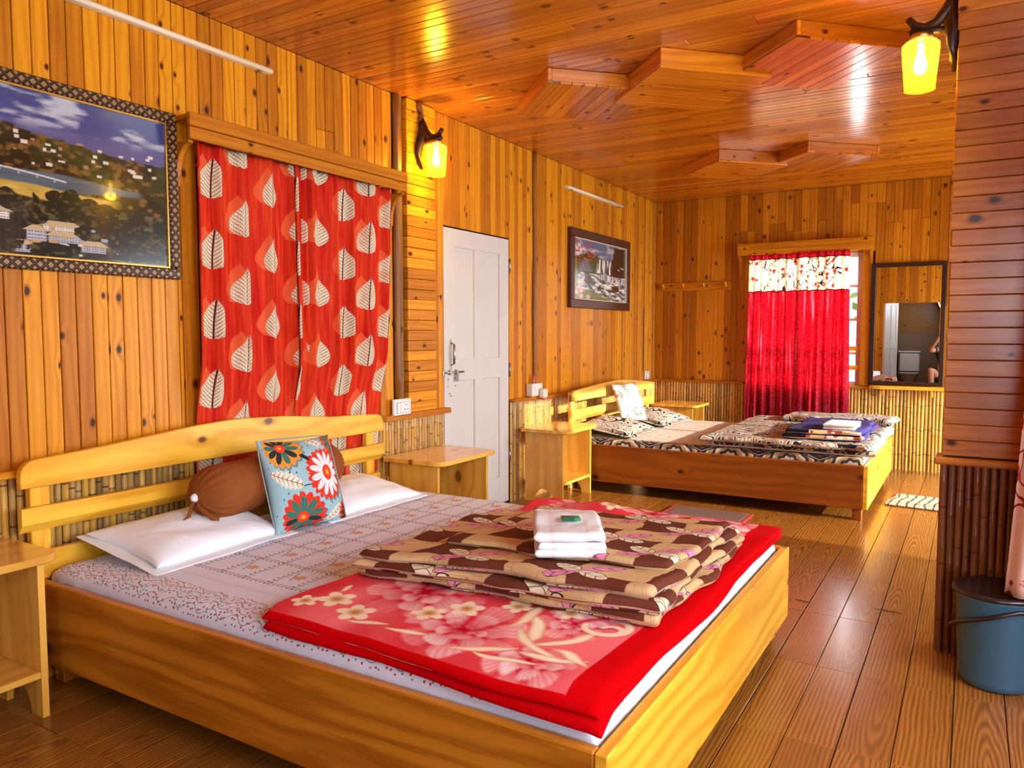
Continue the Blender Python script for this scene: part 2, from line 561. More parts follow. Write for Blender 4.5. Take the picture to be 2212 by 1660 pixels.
def lathe(name, prof, mat, seg=32, axis='z', smooth=True):
    verts, uvs, faces = [], [], []
    n = len(prof)
    for i, (r, z) in enumerate(prof):
        for k in range(seg):
            th = 2 * math.pi * k / seg
            verts.append((r * math.cos(th), r * math.sin(th), z))
            uvs.append((k / seg, z))
    for i in range(n - 1):
        for k in range(seg):
            k2 = (k + 1) % seg
            faces.append([i * seg + k, i * seg + k2, (i + 1) * seg + k2, (i + 1) * seg + k])
    me = make_mesh(name, verts, faces, mat, uvs, smooth)
    bm = bmesh.new(); bm.from_mesh(me)
    bmesh.ops.remove_doubles(bm, verts=bm.verts, dist=1e-5)
    bmesh.ops.recalc_face_normals(bm, faces=bm.faces)
    bm.to_mesh(me); bm.free()
    return me

def prism(name, poly, depth, mat, plane='yz', bev=0.0, uvlong=0):
    """extrude a 2-D outline: plane 'yz' -> extrude in x (0..depth), 'xz' -> in y, 'xy' -> in z"""
    n = len(poly)
    def P(a, b, d):
        return {'yz': (d, a, b), 'xz': (a, d, b), 'xy': (a, b, d)}[plane]
    rings = [(0.0, 0.0), (depth, 0.0)]
    c = np.mean(np.array(poly), 0)
    verts, uvs, faces = [], [], []
    for d, s in rings:
        for a, b in poly:
            verts.append(P(a, b, d))
            uvs.append((a, b) if uvlong == 0 else (b, a))
    for k in range(n):
        k2 = (k + 1) % n
        faces.append([k, k2, n + k2, n + k])
    faces.append(list(range(n))[::-1])
    faces.append([n + k for k in range(n)])
    me = make_mesh(name, verts, faces, mat, uvs)
    bm = bmesh.new(); bm.from_mesh(me)
    if bev > 0:
        bmesh.ops.bevel(bm, geom=[e for e in bm.edges if len(e.link_faces) == 2 and e.calc_face_angle(0) > 0.6], offset=bev, segments=1, affect='EDGES')
    bmesh.ops.triangulate(bm, faces=[f for f in bm.faces if len(f.verts) > 4])
    bmesh.ops.recalc_face_normals(bm, faces=bm.faces)
    bm.to_mesh(me); bm.free()
    return me
# ================================================================== THE ROOM
ZC = 2.705
YB = 8.05
XR = 4.60
YR = -1.30
PITCH = 0.0645
LEDGE = 0.785

# --- floor: slab with single wood-look tiles
floor_o = structure(mobj('floor', boxes_mesh('floor_slab', [((-0.2, XR + 0.2), (YR - 2.6, YB + 0.2), (-0.12, -0.004))], GROUT), (0, 0, 0)), 'glossy wood-look tiled floor')
TW, TL = 0.1535, 0.597
_tm = {}
for k in range(-15, 7):
    for m_ in range(-3, 10):
        x0 = 2.364 + TW * k
        y0 = 2.48 + TL * m_
        x1, y1 = x0 + TW, min(y0 + TL, YB)
        if y1 - y0 < 0.05: continue
        w = 0.0052 if (k % 2 == 0) else 0.003
        box('floor_tile', (x0 + w / 2, x1 - 0.0015), (y0 + 0.0007, y1 - 0.0007), (-0.01, random.uniform(-0.0004, 0.0004)), TILE, floor_o, 0.0012, 'y')
# the rest of the floor, outside the picture, as one joined part
rest = []
for k in range(-16, 15):
    for m_ in range(-7, 10):
        if -15 <= k < 7 and -3 <= m_ < 10: continue
        x0, y0 = 2.364 + TW * k, 2.48 + TL * m_
        x1, y1 = min(x0 + TW, XR), min(y0 + TL, YB)
        x0, y0 = max(x0, 0.0), max(y0, YR - 2.4)
        if x1 - x0 < 0.02 or y1 - y0 < 0.02: continue
        rest.append(((x0 + 0.002, x1 - 0.002), (y0 + 0.001, y1 - 0.001), (-0.01, 0.0)))
o = mobj('floor_tile_field', boxes_mesh('floor_tile_field', rest, TILE), (0, 0, 0), floor_o)
o['kind'] = 'stuff'

# --- ceiling: slab, planks running across the room (along X)
ceil_o = structure(mobj('ceiling', boxes_mesh('ceiling_slab', [((-0.2, XR + 0.3), (YR - 2.6, YB + 0.2), (ZC + 0.012, ZC + 0.12))], DARKBACK), (0, 0, 0)), 'varnished pine plank ceiling')
y = 0.35
row = 0
lens_c = [1.35, 1.75, 2.1, 2.45, 2.85, 3.2]
while y < YB - 0.01:
    y1 = min(y + PITCH, YB)
    cut = lens_c[(row * 5 + (row // 3)) % 6]
    dz = random.uniform(-0.0012, 0.0006)
    for xa, xb in ((0.0, cut), (cut, XR)):
        box('plank', (xa + 0.0006, xb - 0.0006), (y + 0.0017, y1 - 0.0017), (ZC + dz, ZC + 0.014), W_CEIL, ceil_o, 0.0022, 'x')
    y = y1
    row += 1
o = mobj('plank_field', boxes_mesh('plank_field', [((0, XR), (YR - 2.4 + 0.0645 * i, YR - 2.4 + 0.0645 * i + 0.062), (ZC, ZC + 0.014)) for i in range(62) if YR - 2.4 + 0.0645 * i + 0.0645 < 0.36], W_CEIL), (0, 0, 0), ceil_o)
o['kind'] = 'stuff'

# --- left wall with a window opening behind the leaf curtain
WY0, WY1, WZ0, WZ1 = 2.30, 3.42, 0.62, 2.06
wl = structure(mobj('wall_left', boxes_mesh('wall_left', [
    ((-0.14, -0.012), (YR - 0.1, WY0), (0, ZC)), ((-0.14, -0.012), (WY1, 4.10), (0, ZC)), ((-0.14, -0.012), (4.95, YB + 0.12), (0, ZC)),
    ((-0.14, -0.012), (4.10, 4.95), (2.0, ZC)), ((-0.14, -0.10), (4.10, 4.95), (0, 2.0)),
    ((-0.14, -0.012), (WY0, WY1), (0, WZ0)), ((-0.14, -0.012), (WY0, WY1), (WZ1, ZC))], DARKBACK), (0, 0, 0)), 'pine plank wall with bamboo wainscot')
def vplank_x0(y0, y1, z0, z1, parent, mat=W_WALL):
    dx = random.uniform(-0.0012, 0.0012)
    return box('plank', (-0.013, dx), (y0 + 0.0017, y1 - 0.0017), (z0, z1), mat, parent, 0.0034, 'z')
def cut_planks(y0, y1, z0, z1, n_cut, seed):
    r = random.Random(seed)
    n = max(1, round((y1 - y0) / PITCH))
    w = (y1 - y0) / n
    zc = None
    for i in range(n):
        a, b = y0 + i * w, y0 + (i + 1) * w
        if i % 2 == 0:
            zc = r.uniform(z0 + 0.12, z1 - 0.1) if r.random() < n_cut else None
        if zc is None:
            vplank_x0(a, b, z0, z1, wl)
        else:
            q = zc + (0.006 if i % 2 else 0)
            vplank_x0(a, b, z0, q - 0.0006, wl)
            vplank_x0(a, b, q + 0.0006, z1, wl)
cut_planks(0.40, 2.205, LEDGE, ZC, 0.0, 1)
cut_planks(2.205, 3.505, 2.03, ZC, 0.6, 5)
cut_planks(3.505, 3.593, LEDGE, ZC, 0.0, 3)
cut_planks(3.99, 4.105, LEDGE, ZC, 0.0, 4)
cut_planks(4.105, 4.945, 1.995, ZC, 0.45, 11)
cut_planks(4.945, YB, LEDGE, ZC, 0.0, 6)
# planks under the window (behind the headboard)
for i in range(20):
    vplank_x0(2.205 + i * 0.065, 2.205 + (i + 1) * 0.065, 0.02, 0.60, wl)
# horizontal plank panel that stands proud of the wall
z = LEDGE + 0.012
i = 0
while z < ZC - 0.005:
    z1 = min(z + 0.0635, ZC)
    box('plank', (-0.013, 0.030 + random.uniform(-0.002, 0.002)), (3.70 - random.uniform(0, 0.006), 3.985), (z + 0.0009, z1 - 0.0009), W_WALL, wl, 0.0028, 'y')
    z = z1
# rough post beside the panel and the shaded board behind it
box('board', (-0.013, 0.006), (3.635, 3.685), (LEDGE, ZC), W_POST, wl, 0.003, 'z')
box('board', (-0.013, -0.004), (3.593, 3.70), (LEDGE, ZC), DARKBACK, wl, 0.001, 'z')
pp = [(0.012, 3.615 + 0.002 * math.sin(i * 1.9), LEDGE + 0.09 + i * (ZC - LEDGE - 0.09) / 12) for i in range(13)]
structure(mobj('trim_1', tube('rough_post', pp, [0.021 + 0.003 * math.sin(i * 2.3) for i in range(13)], W_POST, 10), (0, 0, 0)), 'rough round wooden post beside the horizontal plank panel')
pp = [(0.008, 5.306 + 0.004 * math.sin(i * 0.9), LEDGE + 0.02 + i * (ZC - LEDGE - 0.02) / 14) for i in range(15)]
structure(mobj('trim_2', tube('rough_pole', pp, [0.018 + 0.003 * math.sin(i * 2.9) for i in range(15)], W_POST, 8), (0, 0, 0)), 'dark thin wooden pole covering the wiring beside the door')
pp = [(0.004, 7.68 + 0.003 * math.sin(i * 0.9), 0.89 + i * 0.075) for i in range(10)]
structure(mobj('trim_3', tube('wire_cover', pp, 0.006, W_POST, 6), (0, 0, 0)), 'thin wire running up the wall to the corner switch')

# bamboo wainscot ---------------------------------------------------
_bc = {}
def bamboo_mesh(r, h, mat, var, half='x'):
    key = (round(r, 4), round(h, 3), mat.name, var, half)
    if key in _bc: return _bc[key]
    rr = random.Random(hash((var, half)) & 0xffff)
    secs = [0.0]
    node_z = rr.uniform(0.08, 0.25)
    while node_z < h - 0.02:
        secs += [node_z - 0.006, node_z, node_z + 0.006]
        node_z += rr.uniform(0.19, 0.27)
    secs.append(h)
    verts, uvs, faces = [], [], []
    seg = 6
    for zi, zz in enumerate(secs):
        bump = 1.10 if (zi % 3 == 2 and zi < len(secs) - 1) else 1.0
        off = 0.0016 * math.sin(zz * 7 + var)
        for k in range(seg + 1):
            th = math.pi * (k / seg) - math.pi / 2
            a, b = math.cos(th) * r * bump, math.sin(th) * r * bump + off
            verts.append({'x': (a, b, zz), '-y': (b, -a, zz), '-x': (-a, b, zz)}[half])
            uvs.append((zz + var * 1.7, th * r))
    for i in range(len(secs) - 1):
        for k in range(seg):
            f = [i * (seg + 1) + k, i * (seg + 1) + k + 1, (i + 1) * (seg + 1) + k + 1, (i + 1) * (seg + 1) + k]
            faces.append(f)
    me = make_mesh('bamboo', verts, faces, mat, uvs, True)
    _bc[key] = me
    return me
def bamboo_run(axis, fixed, a0, a1, z0, z1, r, mat, parent, half, alt=None):
    a = a0 + r
    i = 0
    while a < a1:
        w = r * random.uniform(0.86, 1.08)
        m_ = alt if (alt is not None and random.random() < 0.35) else mat
        me = bamboo_mesh(round(r * (0.88 if i % 3 == 0 else 1.0), 4), round(z1 - z0, 3), m_, i % 5, half)
        pos = (fixed, a, z0) if axis == 'y' else (a, fixed, z0)
        mobj('bamboo_pole', me, pos, parent)
        a += r * 2.0 * random.uniform(0.97, 1.06)
        i += 1
bamboo_run('y', -0.006, 0.85, 2.21, 0.0, LEDGE - 0.022, 0.0133, BAM_OLD, wl, 'x', BAM)
bamboo_run('y', -0.006, 3.40, 4.105, 0.0, LEDGE - 0.022, 0.0133, BAM, wl, 'x', BAM_OLD)
bamboo_run('y', -0.006, 4.955, YB, 0.0, LEDGE - 0.022, 0.0133, BAM, wl, 'x', BAM_OLD)
structure(box('trim_4', (-0.012, 0.048), (0.40, 2.20), (LEDGE - 0.022, LEDGE + 0.004), W_WALL, None, 0.003, 'y'), 'pine ledge capping the bamboo behind the near bed')
structure(box('trim_5', (-0.012, 0.052), (3.46, 4.115), (LEDGE - 0.022, LEDGE + 0.012), W_WALL, None, 0.003, 'y'), 'pine ledge capping the bamboo left of the white door')
structure(box('trim_6', (-0.012, 0.045), (4.955, YB), (LEDGE - 0.022, LEDGE + 0.004), W_WALL, None, 0.003, 'y'), 'pine ledge capping the bamboo behind the far bed')
# jambs either side of the curtained window
structure(box('trim_7', (-0.012, 0.012), (2.155, 2.235), (LEDGE, 2.10), W_WALL, None, 0.003, 'z'), 'pine jamb left of the leaf curtain')
structure(box('trim_8', (-0.012, 0.012), (3.46, 3.505), (LEDGE, 2.10), W_WALL, None, 0.003, 'z'), 'pine jamb right of the leaf curtain')

# glass that lets daylight in
begin('window_glass')
_o = node('ShaderNodeOutputMaterial'); _t = node('ShaderNodeBsdfTransparent'); _gl = node('ShaderNodeBsdfGlossy'); _m = node('ShaderNodeMixShader')
_gl.inputs['Roughness'].default_value = 0.03
_m.inputs[0].default_value = 0.06
link(_t.outputs[0], _m.inputs[1]); link(_gl.outputs[0], _m.inputs[2]); link(_m.outputs[0], _o.inputs[0])
GLASS = g.m
FRAME_W = plain('window_frame_pinkish', (0.72, 0.45, 0.38), 0.45)

def window(name, axis, c0, c1, z0, z1, at, nx, nz, mat, label):
    """frame, mullions and panes in the plane axis = at (axis 'x' or 'y'); c runs along the other horizontal axis"""
    root = pivot(name, (at if axis == 'x' else (c0 + c1) / 2, at if axis == 'y' else (c0 + c1) / 2, z0))
    structure(root, label)
    d = 0.05
    def bb(nm, ca, cb, za, zb, dep, m):
        if axis == 'x': return box(nm, (at - dep / 2, at + dep / 2), (ca, cb), (za, zb), m, root, 0.003)
        return box(nm, (ca, cb), (at - dep / 2, at + dep / 2), (za, zb), m, root, 0.003)
    f = 0.05
    bb('frame_post', c0, c0 + f, z0, z1, d, mat); bb('frame_post', c1 - f, c1, z0, z1, d, mat)
    bb('frame_rail', c0 + f, c1 - f, z0, z0 + f, d, mat); bb('frame_rail', c0 + f, c1 - f, z1 - f, z1, d, mat)
    for i in range(1, nx):
        c = c0 + (c1 - c0) * i / nx
        bb('mullion', c - 0.02, c + 0.02, z0 + f, z1 - f, d * 0.8, mat)
    for j in range(1, nz):
        zz = z0 + (z1 - z0) * j / nz
        bb('glazing_bar', c0 + f, c1 - f, zz - 0.014, zz + 0.014, d * 0.6, mat)
    for i in range(nx):
        for j in range(nz):
            a, b = c0 + (c1 - c0) * i / nx, c0 + (c1 - c0) * (i + 1) / nx
            za, zb = z0 + (z1 - z0) * j / nz, z0 + (z1 - z0) * (j + 1) / nz
            bb('pane', a + 0.02, b - 0.02, za + 0.014, zb - 0.014, 0.005, GLASS)
    return root
window('window_1', 'x', WY0, WY1, WZ0, WZ1, -0.06, 3, 3, FRAME_W, 'window behind the red leaf curtain')

# --- back wall with the window behind the crimson curtain
BX0, BX1, BZ0, BZ1 = 1.00, 2.075, 0.77, 2.07
wb = structure(mobj('wall_back', boxes_mesh('wall_back', [
    ((-0.14, BX0), (YB + 0.012, YB + 0.14), (0, ZC)), ((BX1, XR + 0.12), (YB + 0.012, YB + 0.14), (0, ZC)),
    ((BX0, BX1), (YB + 0.012, YB + 0.14), (0, BZ0)), ((BX0, BX1), (YB + 0.012, YB + 0.14), (BZ1, ZC))], DARKBACK), (0, 0, 0)), 'pine plank end wall with bamboo wainscot')
def vplank_back(x0, x1, z0, z1):
    return box('plank', (x0 + 0.001, x1 - 0.001), (YB + random.uniform(-0.0012, 0.0012), YB + 0.013), (z0, z1), W_WALLB, wb, 0.0026, 'z')
W_WALLB = wood('wall_pine_amber', (0.80, 0.29, 0.009), (0.62, 0.17, 0.004), (0.28, 0.055, 0.002), 1.0, 60, 0.38, 0.0, 0.95, 9.0, spec=0.25)
BP = 0.075
r_ = random.Random(4)
x = 0.0
i = 0
zc = None
while x < XR - 0.01:
    x1 = min(x + BP, XR)
    zlo = LEDGE
    if x1 > BX0 - 0.05 and x < BX1 + 0.08: zlo = 2.07
    if x1 > BX0 - 0.05 and x < 2.6:
        if i % 2 == 0: zc = r_.uniform(2.25, 2.6)
        vplank_back(x, x1, zlo, zc)
        vplank_back(x, x1, zc + 0.001, ZC)
    else:
        vplank_back(x, x1, zlo, ZC)
    x = x1
    i += 1
structure(box('trim_9', (0.893, 1.005), (YB - 0.02, YB + 0.012), (LEDGE, 2.09), W_WALLB, None, 0.003, 'z'), 'pine jamb left of the far window')
structure(box('trim_10', (2.07, 2.15), (YB - 0.02, YB + 0.012), (LEDGE, 2.09), W_WALLB, None, 0.003, 'z'), 'pine jamb right of the far window')
structure(box('trim_11', (0.0, 0.97), (YB - 0.045, YB + 0.012), (LEDGE - 0.022, LEDGE + 0.004), W_WALLB, None, 0.003, 'x'), 'pine ledge capping the bamboo under the hook rail')
structure(box('trim_12', (1.95, XR), (YB - 0.045, YB + 0.012), (LEDGE - 0.03, LEDGE - 0.004), W_WALLB, None, 0.003, 'x'), 'pine ledge capping the bamboo right of the far curtain')
bamboo_run('x', YB + 0.006, 0.0, 1.10, 0.0, LEDGE - 0.022, 0.0145, BAM, wb, '-y')
bamboo_run('x', YB + 0.006, 1.90, 3.35, 0.0, LEDGE - 0.03, 0.0150, BAM_SUNLIT, wb, '-y')
window('window_2', 'y', BX0, BX1, BZ0, BZ1, YB + 0.05, 3, 4, FRAME_W, 'bright window with pinkish frame behind the crimson curtain')
for zz in (0.955, 1.14):
    structure(box('trim_%d' % (13 if zz < 1 else 14), (BX0, BX1), (YB + 0.006, YB + 0.02), (zz - 0.022, zz + 0.022), W_BED, None, 0.004, 'x'), 'orange wooden guard bar across the far window')

# --- right wall: tall openings in the far bay (sun), a curtained window in the near bay
wr = structure(mobj('wall_right', boxes_mesh('wall_right', [
    ((XR, XR + 0.12), (YR - 0.1, 0.10), (0, ZC)), ((XR, XR + 0.12), (0.10, 2.60), (0, 0.75)), ((XR, XR + 0.12), (0.10, 2.60), (2.15, ZC)),
    ((XR, XR + 0.12), (2.60, 4.70), (0, ZC)), ((XR, XR + 0.12), (4.70, 7.69), (2.08, ZC)), ((XR, XR + 0.12), (4.70, 7.69), (0, 0.28)),
    ((XR, XR + 0.12), (7.69, 7.80), (0, ZC)), ((XR, XR + 0.12), (7.80, 8.04), (2.08, ZC)), ((XR, XR + 0.12), (7.80, 8.04), (0, 0.28)),
    ((XR, XR + 0.12), (8.04, YB + 0.14), (0, ZC))], W_WALLR), (0, 0, 0)), 'wooden wall with large windows to the right')
window('window_3', 'x', 4.70, 7.69, 0.28, 2.08, XR + 0.06, 2, 1, FRAME_W, 'large sunny window of the far bay')
structure(box('window_4', (XR + 0.055, XR + 0.06), (7.80, 8.04), (0.28, 2.08), GLASS, None, 0.001, 'z'), 'narrow side light at the far corner')
window('window_5', 'x', 0.10, 2.60, 0.75, 2.15, XR + 0.06, 3, 2, FRAME_W, 'curtained window of the near bay')

# --- stub partition between the two bays
PX, PY = 2.905, 3.48
wp = structure(mobj('wall_partition', boxes_mesh('wall_partition', [((PX + 0.012, XR), (PY + 0.012, PY + 0.10), (0, ZC))], DARKBACK), (0, 0, 0)), 'stub wall of horizontal planks over bamboo')
z = LEDGE + 0.015
while z < ZC - 0.005:
    z1 = min(z + 0.0635, ZC)
    dx = random.uniform(-0.004, 0.004)
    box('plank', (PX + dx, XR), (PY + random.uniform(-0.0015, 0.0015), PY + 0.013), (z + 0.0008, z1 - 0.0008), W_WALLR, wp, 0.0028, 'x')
    box('plank', (PX, PX + 0.012), (PY + 0.014, PY + 0.112), (z + 0.0008, z1 - 0.0008), W_WALL, wp, 0.002, 'y')
    box('plank', (PX + 0.013, XR), (PY + 0.10, PY + 0.112), (z + 0.0008, z1 - 0.0008), W_WALL, wp, 0.002, 'x')
    z = z1
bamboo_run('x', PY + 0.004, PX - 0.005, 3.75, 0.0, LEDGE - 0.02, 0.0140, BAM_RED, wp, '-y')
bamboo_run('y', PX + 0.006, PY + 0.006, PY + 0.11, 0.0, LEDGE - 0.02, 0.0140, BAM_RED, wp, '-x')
structure(box('trim_15', (PX - 0.028, XR), (PY - 0.022, PY + 0.125), (LEDGE - 0.020, LEDGE + 0.010), W_WALLR, None, 0.008, 'x'), 'pine ledge capping the bamboo of the stub wall')

# --- rear wall with a doorway to the washroom (seen in the mirror only)
RX0, RX1, RZ = 1.95, 2.95, 1.90
wq = structure(mobj('wall_rear', boxes_mesh('wall_rear', [
    ((-0.14, RX0), (YR - 0.1, YR), (0, ZC)), ((RX1, 3.15), (YR - 0.1, YR), (0, ZC)), ((RX0, RX1), (YR - 0.1, YR), (RZ, ZC)),
    ((3.15, 4.35), (YR - 0.1, YR), (0, 0.8)), ((3.15, 4.35), (YR - 0.1, YR), (2.1, ZC)), ((4.35, XR + 0.12), (YR - 0.1, YR), (0, ZC))], W_WALL), (0, 0, 0)), 'plank wall behind the photographer')
x = 0.0
while x < XR - 0.01:
    x1 = min(x + 0.075, XR)
    if x1 > RX0 and x < RX1: zz = [(RZ, ZC)]
    elif x1 > 3.15 and x < 4.35: zz = [(0.0, 0.8), (2.1, ZC)]
    else: zz = [(0.0, ZC)]
    for za, zb in zz:
        box('plank', (x + 0.001, x1 - 0.001), (YR - 0.001, YR + 0.012), (za, zb), W_WALL, wq, 0.0026, 'z')
    x = x1
window('window_6', 'y', 3.15, 4.35, 0.8, 2.1, YR - 0.06, 2, 2, FRAME_W, 'window in the wall behind the photographer')
W_BATH = wood('washroom_wood', (0.36, 0.16, 0.04), (0.27, 0.10, 0.02), (0.12, 0.035, 0.008), 0.6, 60, 0.4, 0.0, 0.5)
BATHTILE = plain('washroom_tile', (0.22, 0.13, 0.08), 0.25)
structure(mobj('wall_washroom', boxes_mesh('wall_washroom', [
    ((0.9, 3.2), (YR - 2.3, YR - 2.2), (1.30, ZC)), ((0.8, 0.9), (YR - 2.3, YR - 0.1), (0, ZC)), ((3.2, 3.3), (YR - 2.3, YR - 0.1), (0, ZC))], W_BATH), (0, 0, 0)), 'upper wooden walls of the washroom')
structure(mobj('wall_washroom_tiled', boxes_mesh('wall_washroom_tiled', [((0.9, 3.2), (YR - 2.28, YR - 2.18), (0, 1.30))], BATHTILE), (0, 0, 0)), 'brown tiled lower wall of the washroom')

# --- white panel door in the left wall (a structure with parts)
begin('white_paint')
_u, _v = UV()
WPAINT = finish(mixc((0.66, 0.62, 0.57), (0.60, 0.55, 0.49), noise(_u * 3, _v * 9, 0.0, 1.0, 3.0)), 0.42, noise(_u * 4, _v * 90, 0, 1.0, 2.0), 0.0006, 0.3)
def panel_door(name, hinge, label, flat=False):
    """door leaf in the local YZ plane, y from 0 (latch side) to W, front towards +x"""
    W, Hh, T = 0.822, 1.975, 0.036
    d = pivot(name, hinge)
    structure(d, label)
    def pb(nm, yr, zr, xr=(-T, 0.0), bev=0.003):
        me = box_mesh(xr[1] - xr[0], yr[1] - yr[0], zr[1] - zr[0], WPAINT, bev, 'z')
        o = bpy.data.objects.new(nm, me); COL.objects.link(o); o.parent = d
        o.location = ((xr[0] + xr[1]) / 2, (yr[0] + yr[1]) / 2, (zr[0] + zr[1]) / 2)
        return o
    st = 0.125
    pb('stile', (0, st), (0, Hh)); pb('stile', (W - st, W), (0, Hh)); pb('mullion', (W / 2 - 0.045, W / 2 + 0.045), (0.2, Hh - 0.12))
    pb('rail', (st, W - st), (0, 0.2)); pb('rail', (st, W - st), (Hh - 0.12, Hh))
    for a, b in ((st, W / 2 - 0.045), (W / 2 + 0.045, W - st)):
        pb('rail', (a, b), (0.95, 1.10))
        pb('panel', (a - 0.004, b + 0.004), (0.195, 0.955), (-T + 0.006, -0.013), 0.006)
        pb('panel', (a - 0.004, b + 0.004), (1.095, Hh - 0.115), (-T + 0.006, -0.013), 0.006)
    return d
door = panel_door('door_1', (-0.004, 4.116, 0.012), 'white four-panel door between the two beds')
def dpart(nm, me, loc, parent=door):
    o = bpy.data.objects.new(nm, me); COL.objects.link(o); o.parent = parent; o.location = loc
    return o
# pull handle, sliding bolt, screws, hinges
hp = dpart('pull_handle', tube('handle', [(0.0, 0, -0.075), (0.028, 0, -0.065), (0.03, 0, 0), (0.028, 0, 0.065), (0.0, 0, 0.075)], [0.006, 0.007, 0.009, 0.007, 0.006], STEEL, 8), (0.0, 0.072, 1.135))
o = dpart('handle_plate', box_mesh(0.004, 0.018, 0.20, STEEL, 0.002, 'z'), (0.002, 0, 0), hp)
bolt = dpart('sliding_bolt', tube('bolt', [(0.014, -0.045, 0), (0.014, 0.155, 0)], 0.0065, STEEL, 8), (0.0, 0.05, 1.012))
for yy in (0.0, 0.075):
    dpart('bolt_bracket', box_mesh(0.024, 0.014, 0.034, STEEL, 0.002, 'z'), (0.010, yy, 0), bolt)
dpart('bolt_lever', prism('lever', [(-0.011, 0.0), (0.012, 0.0), (0.008, -0.062), (-0.016, -0.062)], 0.006, STEEL, 'yz'), (0.018, 0.075, 0.0), bolt)
for yy, zz in ((0.04, 0.965), (0.12, 0.97), (0.04, 0.918), (0.125, 0.92), (0.055, 0.872), (0.07, 0.855)):
    dpart('screw_head', lathe('screw', [(0.0001, 0.004), (0.005, 0.003), (0.006, 0.0)], STEEL, 8), (0.0, yy, zz)).rotation_euler = (0, math.pi / 2, 0)
for zz in (0.35, 1.0, 1.78):
    h_ = dpart('hinge', tube('hinge', [(0.006, 0, -0.05), (0.006, 0, 0.05)], 0.007, STEEL, 8), (0.0, 0.828, zz))
dpart('keeper', box_mesh(0.012, 0.02, 0.05, STEEL, 0.002, 'z'), (0.006, -0.02, 1.012))
structure(box('trim_16', (-0.09, -0.06), (4.10, 4.95), (0.0, 2.0), DARKBACK, None, 0.001, 'z'), 'dark rebate behind the white door')

# washroom door (open, seen only in the mirror)
d2 = panel_door('door_2', (2.20, YR - 0.86, 0.012), 'white door standing open at the washroom')
d2.rotation_euler = (0, 0, math.radians(15.5))
# ================================================================== PRINTED CLOTH MATERIALS (flat prints, woven with nodes)
def leaf_curtain_mat():
    begin('red_leaf_print')
    u, v = UV()
    streak = noise(u * 70.0, v * 3.0, 0.0, 1.0, 3.0, 0.6)
    broad = noise(u * 9.0, v * 1.2, 5.0, 1.0, 2.0)
    c = mixc((0.54, 0.004, 0.002), (0.80, 0.062, 0.008), sst(0.35, 0.68, streak * 0.6 + broad * 0.4))
    CW, CH = 0.21, 0.315
    def leaves(c, ou, ov, ghost):
        col_i = floor((u + ou) / CW)
        odd = fract(col_i * 0.5) * 2.0
        lu = (fract((u + ou) / CW) - 0.5) * CW
        lv = fract((v + ov) / CH + odd * 0.5) * CH
        q = lv / 0.185                       # 0 bottom .. 1 tip
        qc = mx(mn(q, 1.0), 0.0)
        half = 0.235 * (qc ** 0.60) * ((1.0 - qc) ** 1.30)
        lu2 = lu - 0.012 * qc * qc
        e = half + sin(qc * 150.0) * 0.0016 - absn(lu2)
        inside = sst(0.0, 0.003, e) * gt(q, 0.005) * gt(1.0, q)
        if ghost:
            return mixc(c, (0.80, 0.125, 0.035), inside * 0.85)
        t = absn(lu2)
        side = sin((qc * 0.20 - t * 0.95) * 330.0)
        vein = sst(0.5, 0.85, side)
        cells = voro(lu2 + qc * 0.02, qc * 0.2 - t * 0.5, 130.0, 'DISTANCE_TO_EDGE')
        net = sst(0.09, 0.04, cells)
        dark = mx(mx(vein * 0.75, net * 0.8), sst(0.0045, 0.002, t))
        cream = mixc((0.96, 0.83, 0.57), (0.80, 0.26, 0.14), sst(0.52, 0.72, noise(u * 14.0, v * 10.0, 2.0)) * 0.5)
        c = mixc(c, cream, inside)
        return mixc(c, (0.10, 0.010, 0.006), inside * dark)
    c = leaves(c, 0.045, -0.012, True)
    c = leaves(c, 0.0, 0.0, False)
    return finish(c, 0.75, streak, 0.001, 0.3, 0.2, sheen=0.0, transl=0.08)
LEAFC = leaf_curtain_mat()

def branches(c, u, v, sc, ink, flower, fl2, dens=0.45):
    """wandering twigs with small blossoms"""
    w1 = noise(u * 3.0 * sc, v * 3.0 * sc, 1.0, 1.0, 2.0, 0.6)
    w2 = noise(u * 3.4 * sc, v * 2.2 * sc, 8.0, 1.0, 2.0, 0.6)
    l1 = absn(w1 - 0.5)
    l2 = absn(w2 - 0.52)
    keep = sst(0.42, 0.5, noise(u * 2.0 * sc, v * 2.0 * sc, 4.0))
    tw = mx(sst(0.012, 0.006, l1), sst(0.010, 0.005, l2)) * keep
    c = mixc(c, ink, tw)
    d, a, b = voro(u, v, 9.0 * sc)
    has = gt(a, 1.0 - dens)
    d2, a2, b2 = voro(u, v, 40.0 * sc)
    bl = sst(0.34, 0.22, d + (d2 - 0.3) * 0.35) * has
    c = mixc(c, flower, bl)
    c = mixc(c, fl2, sst(0.10, 0.05, d) * has)
    return c

